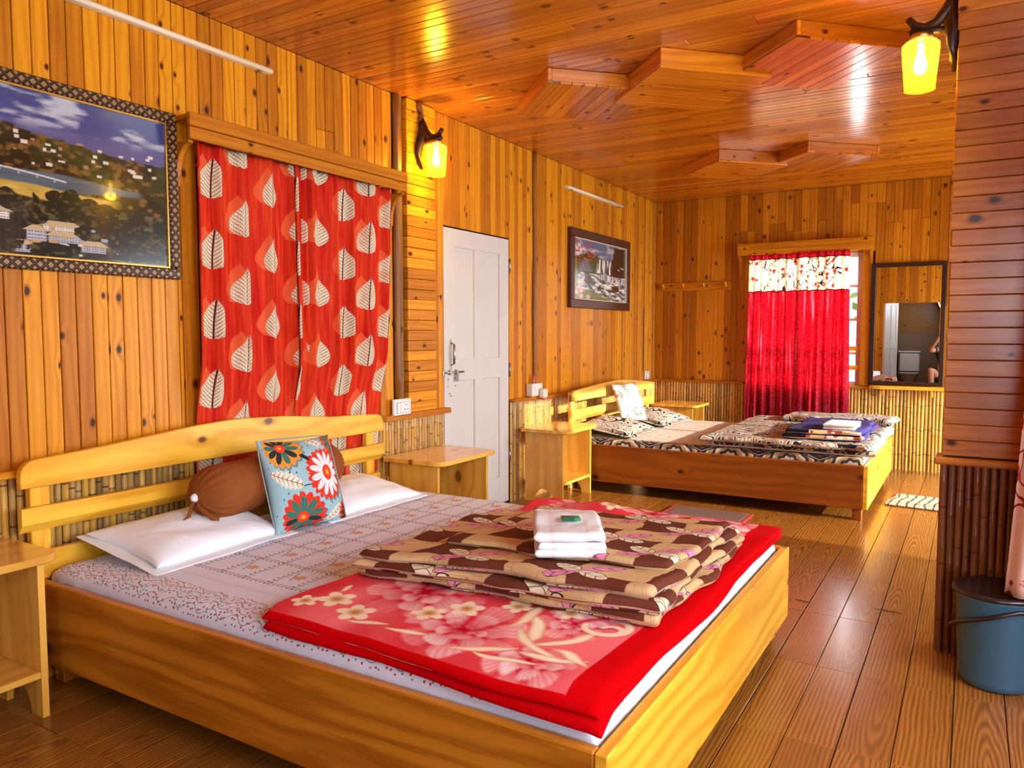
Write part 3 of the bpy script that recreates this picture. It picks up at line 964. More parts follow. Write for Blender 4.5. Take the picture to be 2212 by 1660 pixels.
def crimson_curtain_mat():
    begin('crimson_curtain_cloth')
    u, v = UV()                                # v = height above the floor in metres
    slub = noise(u * 160.0, v * 22.0, 0.0, 1.0, 3.0, 0.65)
    blot = noise(u * 30.0, v * 60.0, 6.0, 1.0, 3.0, 0.7)
    red = mixc((0.64, 0.006, 0.040), (0.92, 0.14, 0.21), sst(0.4, 0.72, slub * 0.5 + blot * 0.5))
    red = mixc(red, (0.95, 0.42, 0.48), sst(0.56, 0.74, noise(u * 26.0, v * 1.4, 9.0, 1.0, 2.0)) * 0.75)  # pale vertical streaks put fold highlights into the cloth colour
    cream = branches((0.92, 0.82, 0.66), u, v, 1.5, (0.14, 0.03, 0.015), (0.72, 0.10, 0.06), (0.55, 0.02, 0.01), 0.4)
    wav = sin(u * 30.0) * 0.004
    band = sst(1.706, 1.709, v + wav) * sst(2.030, 2.027, v + wav)
    edge = mx(sst(0.006, 0.003, absn(v + wav - 1.706)), sst(0.006, 0.003, absn(v + wav - 2.029)))
    c = mixc(red, cream, band)
    c = mixc(c, (0.16, 0.01, 0.01), edge)
    return finish(c, 0.8, slub, 0.001, 0.25, 0.2, transl=0.7)
CRIMSON = crimson_curtain_mat()

def blossom_curtain_mat():
    begin('blossom_curtain_cloth')
    u, v = UV()
    sl = noise(u * 160.0, v * 25.0, 0.0, 1.0, 3.0)
    c = mixc((0.80, 0.45, 0.36), (0.88, 0.62, 0.52), sl)
    c = branches(c, u, v, 1.15, (0.35, 0.03, 0.02), (0.60, 0.05, 0.03), (0.35, 0.015, 0.01), 0.35)
    return finish(c, 0.8, sl, 0.001, 0.25, 0.2, transl=0.35)
BLOSSOM = blossom_curtain_mat()

def _vine(c, along, across, amt):
    """pairs of small slanted leaves along a line where across = 0"""
    s = across + sin(along * 110.0) * 0.0022
    pa = (fract(along * 46.0) - 0.5) / 46.0
    ax, ay = rot(pa, absn(s) - 0.0075, 0.0, 0.0, 0.75)
    leaf = sst(1.15, 0.75, length(ax / 0.0085, ay / 0.0036))
    stem = sst(0.0012, 0.0004, absn(s)) * 0.7
    tint = noise(along * 30.0, across * 30.0, 2.0)
    colr = mixc((0.10, 0.15, 0.10), (0.34, 0.06, 0.07), sst(0.50, 0.58, tint))
    return mixc(c, colr, mx(leaf, stem) * amt * 0.8)
VINE = group('leaf_vine', 'CFFF', _vine)
def sheet_mat():
    begin('lavender_floral_sheet')
    u, v = UV()                                 # u, v = position on the bed in metres
    wv = noise(u * 6.0, v * 6.0, 0.0, 1.0, 3.0)
    c = mixc((0.70, 0.735, 0.90), (0.75, 0.785, 0.94), wv)
    inner = sst(1.755, 1.760, v) * sst(2.215, 2.210, u)
    PUx, PVy = 0.120, 0.184
    fu = (fract((u - 0.535) / PUx) - 0.5) * PUx
    fu2 = (fract((u - 0.535 + PUx) / (PUx * 2)) - 0.5) * PUx * 2
    fv = (fract((v - 1.768) / PVy) - 0.5) * PVy
    row = floor((u - 0.535 + PUx) / (PUx * 2))
    c = VINE(c, v + 0.013, fu, inner)
    c = VINE(c, u, (fract((v - 1.768) / PVy + 0.5) - 0.5) * PVy, inner)
    # blossom in every second cell, sprig in the others
    fx = fu2
    fy = fv
    rad = length(fx, fy)
    an = atan2(fy, fx)
    pet = 0.013 + 0.011 * absn(cos(an * 3.0))
    fl = sst(0.002, -0.002, rad - pet) * inner
    c = mixc(c, mixc((0.70, 0.42, 0.12), (0.62, 0.16, 0.12), sst(0.006, 0.022, rad)), fl * 0.9)
    c = mixc(c, (0.45, 0.20, 0.03), sst(0.005, 0.003, rad) * inner)
    spr = sst(0.003, -0.001, absn(fx + fy * 0.4 + 0.028) - 0.004 * absn(sin(fy * 160.0))) * sst(0.045, 0.03, absn(fy)) * inner
    c = mixc(c, (0.18, 0.24, 0.16), spr * 0.8)
    # border of budded vines
    band = sst(1.480, 1.485, v) * sst(1.630, 1.625, v) * sst(2.215, 2.210, u)
    bw = v - 1.555
    for k, off in enumerate((-0.045, -0.012, 0.02, 0.052)):
        s = bw - off + sin(u * 62.0 + k * 1.7) * 0.013
        c = mixc(c, (0.20, 0.26, 0.17), sst(0.0022, 0.0010, absn(s)) * band * 0.9)
    d, a, b = voro(u, v, 62.0, 'F1', 0.75)
    c = mixc(c, (0.50, 0.06, 0.08), sst(0.27, 0.20, d) * gt(a, 0.55) * band)
    c = mixc(c, (0.16, 0.22, 0.14), sst(0.24, 0.17, d) * gt(0.33, a) * band)
    ln = mx(sst(0.0015, 0.0008, absn(v - 1.690)), sst(0.0015, 0.0008, absn(v - 1.700)))
    c = mixc(c, (0.40, 0.38, 0.38), ln * 0.6)
    return finish(c, 0.85, wv, 0.003, 0.15, 0.15)
SHEET = sheet_mat()
SHEET_PLAIN = None

def _leafshape(c, fu, fv, cx, cy, ang, L, Wd, colr, on):
    a, b = rot(fu, fv, cx, cy, ang)
    t = mx(mn(a / L + 0.5, 1.0), 0.0)
    hw = Wd * (t ** 0.6) * ((1.0 - t) ** 0.55) * 1.7
    e = hw - absn(b)
    ins = sst(0.0, 0.0015, e)
    out = sst(-0.0026, -0.0008, e) * (1.0 - ins) * gt(L * 0.52, absn(a))
    vein = mx(sst(0.0018, 0.0008, absn(b)), sst(0.80, 0.95, sin((a - absn(b) * 0.9) * 160.0)))
    c = mixc(c, colr, ins * on)
    return mixc(c, (0.03, 0.012, 0.012), mx(out, ins * vein * 0.75) * on)
LEAFSHAPE = group('outlined_leaf', 'CFFFFFFFCF', _leafshape)
def quilt_mat():
    begin('brown_patch_quilt_print')
    u, v = UV()
    fuzz = noise(u * 240.0, v * 240.0, 0.0, 1.0, 2.0, 0.7)
    c = mixc((0.085, 0.018, 0.010), (0.19, 0.055, 0.030), fuzz)
    wx = noise(u * 12.0, v * 12.0, 3.0) - 0.5
    wy = noise(u * 12.0, v * 12.0, 7.0) - 0.5
    CU, CV = 0.40, 0.33
    lin = mx(sst(0.55, 0.75, noise(u * 260.0, v * 8.0, 1.0)), sst(0.55, 0.75, noise(u * 8.0, v * 260.0, 2.0)))
    beige = mixc((0.62, 0.42, 0.21), (0.38, 0.22, 0.09), lin)
    for ou, ov, hw, hh in ((0.0, 0.0, 0.125, 0.088), (0.205, 0.165, 0.105, 0.074)):
        fu = (fract((u + ou) / CU) - 0.5) * CU + wx * 0.05
        fv = (fract((v + ov) / CV) - 0.5) * CV + wy * 0.05
        m = sst(0.002, -0.002, mx(absn(fu) - hw, absn(fv) - hh))
        c = mixc(c, beige, m)
    for ou, ov in ((0.09, 0.06), (0.29, 0.225)):
        ci = floor((u + ou) / CU) + floor((v + ov) / CV) * 7.0
        on = gt(fract(sin(ci * 12.98) * 43.7), 0.18)
        fu = (fract((u + ou) / CU) - 0.5) * CU
        fv = (fract((v + ov) / CV) - 0.5) * CV
        for cx, cy, an, L, W_, cc in ((-0.035, 0.02, 2.6, 0.085, 0.026, (0.72, 0.62, 0.42)), (0.04, 0.03, 0.6, 0.085, 0.026, (0.78, 0.27, 0.44)),
                                      (0.045, -0.022, -0.4, 0.075, 0.024, (0.75, 0.66, 0.48)), (-0.03, -0.03, 3.7, 0.07, 0.024, (0.74, 0.25, 0.42))):
            c = LEAFSHAPE(c, fu, fv, cx * 1.35, cy * 1.35, an, L * 1.4, W_ * 1.4, cc, on)
    return finish(c, 0.9, fuzz * 0.4 + lin * 0.6, 0.002, 0.3, 0.1)
QUILT = quilt_mat()

# the plush blanket's big print is computed once per vertex (colour attribute) and given pile by nodes
def _ss(e0, e1, x):
    t = np.clip((x - e0) / (e1 - e0), 0, 1)
    return t * t * (3 - 2 * t)
def _mixn(c, col, m):
    col = np.asarray(col, dtype=float)
    return c + (col - c) * m[..., None]
def blanket_rgb(u, v):
    """u 0..1.1 towards the foot, v 0..1.85 across the bed (metres)"""
    wx = u + 0.016 * wob(u * 4.0, v * 4.0, 71)
    wy = v + 0.016 * wob(u * 4.0, v * 4.0, 72)
    n = 0.5 + 0.5 * wob(u * 2.2, v * 2.2, 73)
    c = np.zeros(u.shape + (3,)) + np.array((0.72, 0.05, 0.065))
    c = _mixn(c, (0.82, 0.15, 0.16), _ss(0.25, 0.75, n))
    c = _mixn(c, (0.66, 0.0, 0.010), _ss(0.16, 0.04, u) * 0.7)
    def scroll(c, cx, cy, R, wd, a0, a1):
        x, y = u - cx, v - cy
        an = np.arctan2(y, x)
        m = _ss(1.0, 0.55, np.abs(np.hypot(x, y) - R) / (wd * (0.55 + 0.45 * np.sin(np.clip((an - a0) / (a1 - a0), 0, 1) * math.pi)))) * (an > a0) * (an < a1)
        return _mixn(c, (0.88, 0.70, 0.48), m)
    def peony(c, cx, cy, R, ph):
        x, y = wx - cx, wy - cy
        rad, an = np.hypot(x, y), np.arctan2(y, x)
        for k, (f, npet, lo, hi) in enumerate(((1.0, 7, (0.68, 0.03, 0.05), (0.93, 0.48, 0.48)), (0.72, 6, (0.64, 0.01, 0.04), (0.93, 0.80, 0.77)), (0.44, 5, (0.60, 0.01, 0.04), (0.92, 0.62, 0.60)), (0.2, 4, (0.48, 0.0, 0.02), (0.80, 0.30, 0.32)))):
            pa = an * npet / 2 + ph + k * 0.8
            w = np.abs(np.cos(pa))
            rr = R * f * (0.74 + 0.26 * w ** 0.6)
            ins = _ss(0.005, -0.005, rad - rr)
            idx = np.floor(pa / math.pi + 0.5)
            tip = 0.35 + 0.65 * np.mod(np.sin(idx * 5.1 + ph * 3 + k) * 7.7, 1.0)
            sh = _ss(0.25, 0.98, rad / rr) * _ss(0.05, 0.8, w) * tip * (0.84 + 0.16 * np.sin(an * 46))
            pet = np.asarray(lo) + (np.asarray(hi) - np.asarray(lo)) * sh[..., None]
            c = c + (pet - c) * ins[..., None]
        return c
    def blossom(c, cx, cy, R, ph):
        x, y = u - cx, v - cy
        rad, an = np.hypot(x, y) / R, np.arctan2(y, x)
        pr = 0.52 + 0.48 * np.abs(np.cos(an * 2.5 + ph))
        t = _ss(0.15, 0.6, rad)
        pet = np.asarray((0.62, 0.30, 0.10)) + (np.asarray((0.88, 0.74, 0.52)) - np.asarray((0.62, 0.30, 0.10))) * t[..., None]
        c = c + (pet - c) * _ss(0.08, -0.06, rad - pr)[..., None]
        return _mixn(c, (0.50, 0.22, 0.05), _ss(0.2, 0.12, rad))
    def leaf(c, cx, cy, an, L, Wd, bend=1.5, col=(0.90, 0.76, 0.56)):
        x, y = wx - cx, wy - cy
        a, b = x * math.cos(an) + y * math.sin(an), y * math.cos(an) - x * math.sin(an)
        t = np.clip(a / L + 0.5, 0, 1)
        e = Wd * t ** 0.7 * (1 - t) ** 0.8 * 2.0 - np.abs(b - bend * a * a)
        k = _ss(0.0, 0.5, e / Wd)
        pet = np.asarray((0.66, 0.30, 0.14)) + (np.asarray(col) - np.asarray((0.66, 0.30, 0.14))) * k[..., None]
        return c + (pet - c) * _ss(0.0, 0.004, e)[..., None]
    c = scroll(c, 0.10, 0.42, 0.13, 0.022, -1.2, 2.6)
    for q in ((0.16, 0.62, 0.18, 2.2), (0.60, 0.60, 0.17, 0.9), (0.34, 0.36, 0.21, 0.3), (0.60, 0.20, 0.18, 1.4), (0.95, 0.78, 0.17, 0.8), (0.86, 0.11, 0.12, 2.6), (0.86, 0.40, 0.12, 0.4),
              (0.55, 1.72, 0.16, 2.0), (0.92, 1.66, 0.15, 0.2), (0.18, 1.70, 0.14, 1.0), (1.0, 1.25, 0.14, 2.4)):
        c = peony(c, *q)
    for q in ((0.14, 0.17, 0.06, 0.2), (0.26, 0.12, 0.06, 1.0), (0.45, 0.23, 0.055, 0.5), (0.52, 0.32, 0.055, 1.3), (0.64, 0.42, 0.05, 0.1), (0.80, 0.45, 0.045, 0.7), (0.07, 0.11, 0.045, 0.7), (0.40, 1.62, 0.05, 0.4), (0.75, 1.74, 0.05, 1.1)):
        c = blossom(c, *q)
    for q in ((0.34, 0.085, 0.3, 0.15, 0.020), (0.10, 0.25, 1.8, 0.09, 0.018), (0.77, 0.32, 2.1, 0.24, 0.036), (0.72, 0.38, 1.5, 0.19, 0.032), (0.82, 0.21, -0.6, 0.26, 0.034), (0.89, 0.28, 0.9, 0.18, 0.030),
              (0.91, 0.15, 0.2, 0.22, 0.030), (0.72, 0.11, 0.5, 0.20, 0.026), (0.95, 0.19, 2.6, 0.16, 0.026), (0.80, 0.08, 0.1, 0.2, 0.02), (0.48, 0.09, 0.2, 0.16, 0.018), (0.66, 1.66, 0.5, 0.2, 0.03), (0.34, 1.76, 0.2, 0.2, 0.03), (0.99, 1.0, 1.4, 0.18, 0.03)):
        c = leaf(c, *q)
    c = scroll(c, 0.93, 0.42, 0.060, 0.016, -3.2, 1.9)
    c = scroll(c, 0.95, 0.405, 0.028, 0.012, -1.0, 3.2)
    bord = np.maximum(_ss(1.010, 1.014, u), np.maximum(_ss(0.024, 0.020, v), _ss(1.800, 1.804, v)))
    return _mixn(c, (0.60, 0.0, 0.002), bord)
begin('red_plush_blanket')
_u, _v = UV()
_pile = noise(_u * 300.0, _v * 300.0, 0.0, 1.0, 2.0, 0.6)
_at = node('ShaderNodeAttribute', attribute_name='print')
BLANKET = finish(mulc(_at.outputs['Color'], 0.8 + _pile * 0.4), 0.95, _pile, 0.003, 0.4, 0.05)
begin('red_binding')
_u, _v = UV()
RED_BIND = finish(mixc((0.62, 0.0, 0.003), (0.45, 0.0, 0.002), noise(_u * 120, _v * 120, 0.0)), 0.9, noise(_u * 60, _v * 200, 0.0), 0.002, 0.4, 0.05)

def _feather(c, u, v, cx, cy, ang, L, Wd):
    x, y = rot(u, v, cx, cy, ang)
    t = mx(mn(x / L + 0.5, 1.0), 0.0)
    hw = Wd * (t ** 0.55) * ((1.0 - t) ** 0.45) * 1.6
    barb = sin((x - absn(y) * 0.8) * 130.0)
    ins = sst(0.0, 0.004, hw * (0.85 + 0.15 * barb) - absn(y))
    c = mixc(c, mixc((0.78, 0.72, 0.60), (0.38, 0.24, 0.12), sst(0.2, 0.9, barb) * sst(0.9, 0.0, absn(y) / Wd)), ins)
    return mixc(c, (0.28, 0.15, 0.06), sst(0.005, 0.002, absn(y)) * ins)
FEATHER = group('feather', 'CFFFFFFF', _feather)
def _flower(c, u, v, cx, cy, R, n, A, B, back, ph):
    x, y = u - cx, v - cy
    rad = length(x, y)
    an = atan2(y, x)
    pr0 = R * (0.86 + 0.14 * absn(cos(an * n * 0.9 + ph)))
    c = mixc(c, (0.02, 0.02, 0.02), sst(0.012, -0.004, length(x - 0.012, y + 0.014) - pr0) * 0.6)
    c = mixc(c, mixc(back, mixc(back, (0.0, 0.0, 0.0), 0.6), sst(0.3, 0.8, sin(an * 40.0) * 0.5 + 0.5) * 0.4), sst(0.004, -0.004, rad - pr0))
    pa = an * n * 0.5 + ph
    pr = R * 0.84 * (0.30 + 0.70 * (absn(cos(pa)) ** 0.5))
    sel = gt(fract(sin(floor(pa / math.pi + 0.5) * 2.7 + ph) * 3.31), 0.45)
    pc = mixc(mixc(A, B, sel), (0.01, 0.015, 0.015), sst(0.55, 0.9, sin(an * 34.0) * 0.5 + 0.5) * 0.35)
    c = mixc(c, pc, sst(0.004, -0.004, rad - pr))
    q = rad / R
    c = mixc(c, mixc((0.85, 0.13, 0.01), (0.72, 0.035, 0.01), sst(0.05, 0.22, q)), sst(0.28, 0.26, q))
    return mixc(c, (0.90, 0.35, 0.04), sst(0.11, 0.06, q))
FLOWER = group('felt_flower', 'CFFFFFFCCCF', _flower)
def cushion_mat():
    begin('floral_cushion_print')
    u, v = UV()                                 # 0..1 square, v upwards
    c = mixc((0.24, 0.42, 0.46), (0.36, 0.54, 0.57), noise(u * 4.0, v * 4.0, 0.0))
    d, a, b = voro(u, v, 16.0)
    c = mixc(c, (0.06, 0.11, 0.12), sst(0.16, 0.11, d) * gt(a, 0.72))
    def stem(c, x0, y0, x1, y1, w):
        L = math.hypot(x1 - x0, y1 - y0)
        x, y = rot(u, v, (x0 + x1) / 2, (y0 + y1) / 2, math.atan2(y1 - y0, x1 - x0))
        e = mx(absn(x) - L / 2, absn(y) - w)
        return mixc(c, (0.012, 0.016, 0.018), sst(0.002, -0.002, e))
    G1, DK, OR, RD, WH = (0.05, 0.17, 0.12), (0.018, 0.03, 0.03), (0.86, 0.30, 0.03), (0.80, 0.035, 0.012), (0.84, 0.80, 0.80)
    c = stem(c, 0.40, 0.76, 0.56, 0.62, 0.018)
    c = stem(c, 0.72, 0.58, 0.98, 0.66, 0.018)
    c = stem(c, 0.36, 0.46, 0.55, 0.47, 0.004)
    c = stem(c, 0.80, 0.40, 0.82, 0.18, 0.004)
    c = FEATHER(c, u, v, 0.24, 0.53, -0.35, 0.36, 0.085)
    c = FEATHER(c, u, v, 0.62, 0.89, -0.95, 0.27, 0.075)
    c = FEATHER(c, u, v, 0.70, 0.16, 0.75, 0.32, 0.075)
    c = FEATHER(c, u, v, 0.985, 0.45, 1.5, 0.28, 0.06)
    c = FLOWER(c, u, v, 0.28, 0.82, 0.215, 10.0, G1, DK, OR, 0.4)
    c = FLOWER(c, u, v, 0.93, 0.86, 0.21, 10.0, DK, G1, (0.70, 0.08, 0.02), 1.1)
    c = FLOWER(c, u, v, 0.68, 0.54, 0.225, 13.0, WH, WH, RD, 0.2)
    c = FLOWER(c, u, v, 0.37, 0.19, 0.235, 10.0, DK, G1, RD, 2.0)
    c = FLOWER(c, u, v, 0.97, 0.14, 0.20, 10.0, (0.10, 0.02, 0.012), DK, (0.62, 0.06, 0.02), 0.9)
    return finish(c, 0.8, noise(u * 200, v * 200, 0.0), 0.001, 0.25, 0.2)
CUSHION = cushion_mat()

def small_cushion_mat():
    begin('pale_floral_cushion_print')
    u, v = UV()
    c = mixc((0.66, 0.62, 0.52), (0.74, 0.70, 0.62), noise(u * 5, v * 5, 0.0))
    d, a, b = voro(u, v, 3.6)
    d2, a2, b2 = voro(u, v, 15.0)
    f = sst(0.40, 0.30, d + (d2 - 0.3) * 0.4)
    c = mixc(c, mixc((0.66, 0.07, 0.03), (0.62, 0.26, 0.22), gt(a2, 0.5)), f * gt(a, 0.35))
    c = mixc(c, (0.12, 0.32, 0.26), sst(0.22, 0.14, d) * gt(a, 0.35))
    c = mixc(c, (0.30, 0.44, 0.42), sst(0.30, 0.2, d2) * gt(a2, 0.8) * 0.8)
    return finish(c, 0.8)
CUSHION2 = small_cushion_mat()

def damask_mat():
    """far bed linen: pale ground with sprigs, bold medallion border where v < 0.15 (metres from the near edge)"""
    begin('damask_bed_linen')
    u, v = UV()
    c = mixc((0.66, 0.62, 0.57), (0.72, 0.68, 0.64), noise(u * 8, v * 8, 0.0))
    n = noise(u * 34.0, v * 15.0, 1.0, 1.0, 3.0, 0.6, 0.6)
    c = mixc(c, (0.34, 0.20, 0.10), sst(0.60, 0.64, n) * 0.6)
    n2 = noise(u * 42.0, v * 18.0, 6.0, 1.0, 3.0, 0.6, 0.6)
    c = mixc(c, (0.05, 0.045, 0.05), sst(0.64, 0.67, n2) * 0.8)
    # medallions
    P = 0.42
    fu = (fract(u / P) - 0.5) * P
    w = v
    rad = length(fu, w - 0.005)
    m = mixc((0.42, 0.24, 0.11), (0.60, 0.52, 0.42), sst(0.09, 0.10, absn(fract(rad * 16.0) - 0.5) * 0.5))
    ringk = sst(0.35, 0.45, sin(rad * 105.0 + sin(atan2(w, fu) * 10.0) * 0.6))
    m = mixc(m, (0.035, 0.04, 0.055), ringk)
    fu2 = (fract(u / P + 0.5) - 0.5) * P
    r2 = absn(fu2) * 0.7 + absn(w - 0.095) * 1.7
    m = mixc(m, (0.03, 0.03, 0.04), sst(0.080, 0.072, r2))
    m = mixc(m, (0.58, 0.50, 0.42), sst(0.004, 0.002, absn(r2 - 0.055)))
    m = mixc(m, (0.45, 0.12, 0.04), sst(0.020, 0.015, r2))
    m = mixc(m, (0.40, 0.17, 0.06), sst(0.024, 0.020, length(fu, w - 0.125)))
    c = mixc(c, m, sst(0.165, 0.158, v))
    return finish(c, 0.85, n, 0.002, 0.2, 0.15)
DAMASK = damask_mat()
def damask_swirl():
    begin('damask_swirl_print')
    u, v = UV()
    n = noise(u * 5.0, v * 5.0, 0.0, 1.0, 1.0, 0.4, 1.2)
    t = fract(n * 9.0)
    c = mixc((0.56, 0.52, 0.48), (0.36, 0.21, 0.11), sst(0.55, 0.6, t) * sst(0.9, 0.8, t))
    c = mixc(c, (0.015, 0.015, 0.022), sst(0.08, 0.12, t) * sst(0.40, 0.36, t))
    c = mixc(c, (0.30, 0.13, 0.06), sst(0.62, 0.66, noise(u * 3.0, v * 3.0, 8.0)) * 0.8)
    return finish(c, 0.85, n, 0.004, 0.2, 0.15)
SWIRL = damask_swirl()
def blue_blanket_mat():
    begin('blue_brown_plush')
    u, v = UV()
    c = mixc((0.075, 0.06, 0.22), (0.045, 0.035, 0.13), noise(u * 12, v * 12, 0.0))
    side = sst(0.10, 0.095, v)
    blk = fract(u * 5.2)
    m = mixc((0.62, 0.42, 0.18), (0.36, 0.06, 0.03), gt(blk, 0.5))
    m = mixc(m, (0.72, 0.66, 0.58), sst(0.35, 0.30, voro(u, v, 14.0)[0]))
    m = mixc(m, (0.012, 0.008, 0.010), sst(0.17, 0.16, u))
    c = mixc(c, m, side)
    return finish(c, 0.95, noise(u * 200, v * 200, 0.0), 0.002, 0.3, 0.05)
BLUEB = blue_blanket_mat()

def cotton(name, a, b, bump=0.4):
    begin(name)
    x, y, z = OBJ()
    n = noise(x * 9, y * 9, z * 9, 1.0, 4.0, 0.6)
    return finish(mixc(a, b, n), 0.85, n, 0.006, bump, 0.2)
PILLOW_W = cotton('white_cotton', (0.80, 0.84, 0.90), (0.86, 0.90, 0.95))
BOLSTER = cotton('brown_jersey', (0.22, 0.055, 0.010), (0.28, 0.08, 0.016), 0.25)
begin('white_terry')
_x, _y, _z = OBJ()
_n = noise(_x * 350, _y * 350, _z * 350, 1.0, 2.0, 0.7)
TERRY = finish(mixc((0.82, 0.83, 0.86), (0.72, 0.56, 0.46), sst(0.006, 0.003, absn(fract(_x * 9.0) - 0.5) * 0.08) * 0.35), 0.95, _n, 0.003, 0.6, 0.05)
begin('maroon_lattice_ticking')
_u, _v = UV()
_l = mx(sst(0.08, 0.03, absn(fract((_u + _v) * 22.0) - 0.5)), sst(0.08, 0.03, absn(fract((_u - _v) * 22.0) - 0.5)))
TICKING = finish(mixc((0.20, 0.02, 0.02), (0.05, 0.005, 0.008), _l), 0.8)

# ================================================================== CURTAINS
def curtain(name, label, axis, c0, c1, at, z0, z1, mat, pleats, amp, seed, cloth_w, flare=(0, 0), group=None, sgn=1, nu=140, nv=44, top_amp=0.7, uoff=0.0, pin=None):
    r = np.random.default_rng(seed)
    ph = r.uniform(0, 6.28, 4)
    def fn(A, B):
        t = A + 0.025 * np.sin(2 * math.pi * A * 2 + ph[0])
        s = 2 * math.pi * pleats * t + ph[1] + 0.9 * np.sin(2 * math.pi * A * 1.3 + ph[2])
        zz = z1 + (z0 - z1) * B
        k = (top_amp + (1 - top_amp) * B)
        d = amp * k * (np.sin(s) + 0.35 * np.sin(2.3 * s + ph[3] + 1.5 * B)) + 0.012 * B * np.sin(3 * A + 2 * B + ph[0])
        c = c0 + (c1 - c0) * A + (flare[0] * (1 - A) + flare[1] * A) * B ** 1.5 + 0.35 * amp * np.cos(s)
        if pin is not None:
            w_ = np.clip((zz - pin[0]) / 0.35, 0, 1)
            w_ = w_ * w_ * (3 - 2 * w_)
            p = (pin[1] + sgn * d * pin[2]) * (1 - w_) + (at + sgn * d) * w_
        else:
            p = at + sgn * d
        return (p, c, zz) if axis == 'x' else (c, p, zz)
    me = grid(name, nu, nv, fn, mat, uvfn=lambda A, B: (A * cloth_w + uoff, z1 + (z0 - z1) * B))
    o = mobj(name, me, (0, 0, 0))
    m_ = o.modifiers.new('thick', 'SOLIDIFY')
    m_.thickness = 0.0016
    # origin at the base of the cloth
    base = Vector((at, (c0 + c1) / 2, z0)) if axis == 'x' else Vector(((c0 + c1) / 2, at, z0))
    me.transform(Matrix.Translation(-base))
    o.location = base
    return tag(o, label, 'curtain', group)
curtain('curtain', 'left half of the red leaf-print curtain behind the near bed', 'x', 2.195, 2.835, 0.052, 0.36, 2.125, LEAFC, 4.8, 0.027, 3, 0.80, (-0.03, 0.05), 'red leaf-print curtains', pin=(0.85, 0.024, 0.36))
curtain('curtain', 'right half of the red leaf-print curtain, beside the light switch', 'x', 2.740, 3.475, 0.068, 0.36, 2.125, LEAFC, 5.0, 0.030, 9, 0.84, (0.02, -0.09), 'red leaf-print curtains', uoff=1.37, pin=(0.85, 0.026, 0.36))
curtain('curtain', 'left half of the crimson curtain with cream blossom band', 'y', 1.035, 1.53, 7.955, 0.40, 2.085, CRIMSON, 6.0, 0.026, 5, 0.9, (-0.03, 0.02), 'crimson curtains of the far window', nv=40)
curtain('curtain', 'right half of the crimson curtain with cream blossom band', 'y', 1.485, 1.965, 7.935, 0.40, 2.085, CRIMSON, 6.0, 0.026, 12, 0.9, (-0.02, 0.03), 'crimson curtains of the far window', nv=40, uoff=2.1)
curtain('curtain', 'pale pink curtain with red blossom twigs beside the blue bucket', 'y', 3.20, 3.95, 3.17, 0.36, 2.35, BLOSSOM, 5.0, 0.022, 21, 1.1, (-0.075, 0.0))
# curtains added outside the frame to block sun at the near-bay window
curtain('curtain', 'unseen pale pink blossom curtain added to block sun at the near window, front half', 'x', 0.05, 1.36, 4.54, 0.55, 2.30, BLOSSOM, 9.0, 0.018, 31, 2.0, (0, 0), 'added sun-blocking curtains of the near window', sgn=-1)
curtain('curtain', 'unseen pale pink blossom curtain added to block sun at the near window, rear half', 'x', 1.34, 2.66, 4.54, 0.55, 2.30, BLOSSOM, 9.0, 0.018, 32, 2.0, (0, 0), 'added sun-blocking curtains of the near window', sgn=-1)

# pelmets ------------------------------------------------------------
def pelmet(axis, c0, c1, wall, out, z0, z1, label, mat):
    """board pelmet: wall coordinate, 'out' = front coordinate"""
    mid = (c0 + c1) / 2
    base = (wall, mid, z0) if axis == 'x' else (mid, wall, z0)
    t = thing('pelmet', label, 'pelmet', base, 'wooden curtain pelmets')
    s = 1 if out > wall else -1
    def bb(nm, ca, cb, da, db, za, zb, bev=0.003):
        lo, hi = min(da, db), max(da, db)
        if axis == 'x': return box(nm, (lo, hi), (ca, cb), (za, zb), mat, t, bev, 'y')
        return box(nm, (ca, cb), (lo, hi), (za, zb), mat, t, bev, 'x')
    zm = z0 + (z1 - z0) * 0.48
    bb('front_board', c0, c1, out - s * 0.020, out, zm + 0.001, z1)
    bb('front_board', c0 + 0.003, c1 - 0.003, out - s * 0.022, out - s * 0.006, z0, zm - 0.001)
    bb('top_board', c0 + 0.004, c1 - 0.004, wall, out - s * 0.022, z1 - 0.022, z1 - 0.004)
    # quarter-round brackets under both ends
    L = abs(out - wall) - 0.022
    pts = [(0.0, 0.0)] + [(L - 0.0, 0.0)]
    arc = [(L - (L - 0.022) * math.sin(a), -0.165 + 0.150 * math.cos(a)) for a in np.linspace(0, math.pi / 2, 9)]
    poly = [(0.0, -0.004), (L, -0.004)] + arc + [(0.022, -0.19), (0.0, -0.19)]
    for c in (c0 + 0.006, c1 - 0.028):
        if axis == 'x':
            me = prism('bracket', [(s * a, b) for a, b in poly], 0.022, mat, 'xz')
            o = mobj('bracket', me, (wall, c, z0), t)
        else:
            me = prism('bracket', [(s * a, b) for a, b in poly], 0.022, mat, 'yz')
            o = mobj('bracket', me, (c, wall, z0), t)
    return t
pelmet('x', 2.122, 3.578, 0.0, 0.132, 2.112, 2.222, 'long pine pelmet above the red leaf curtain', W_WALL)
pelmet('y', 0.905, 2.165, YB, YB - 0.12, 2.075, 2.195, 'pine pelmet above the crimson curtain', W_WALLB)
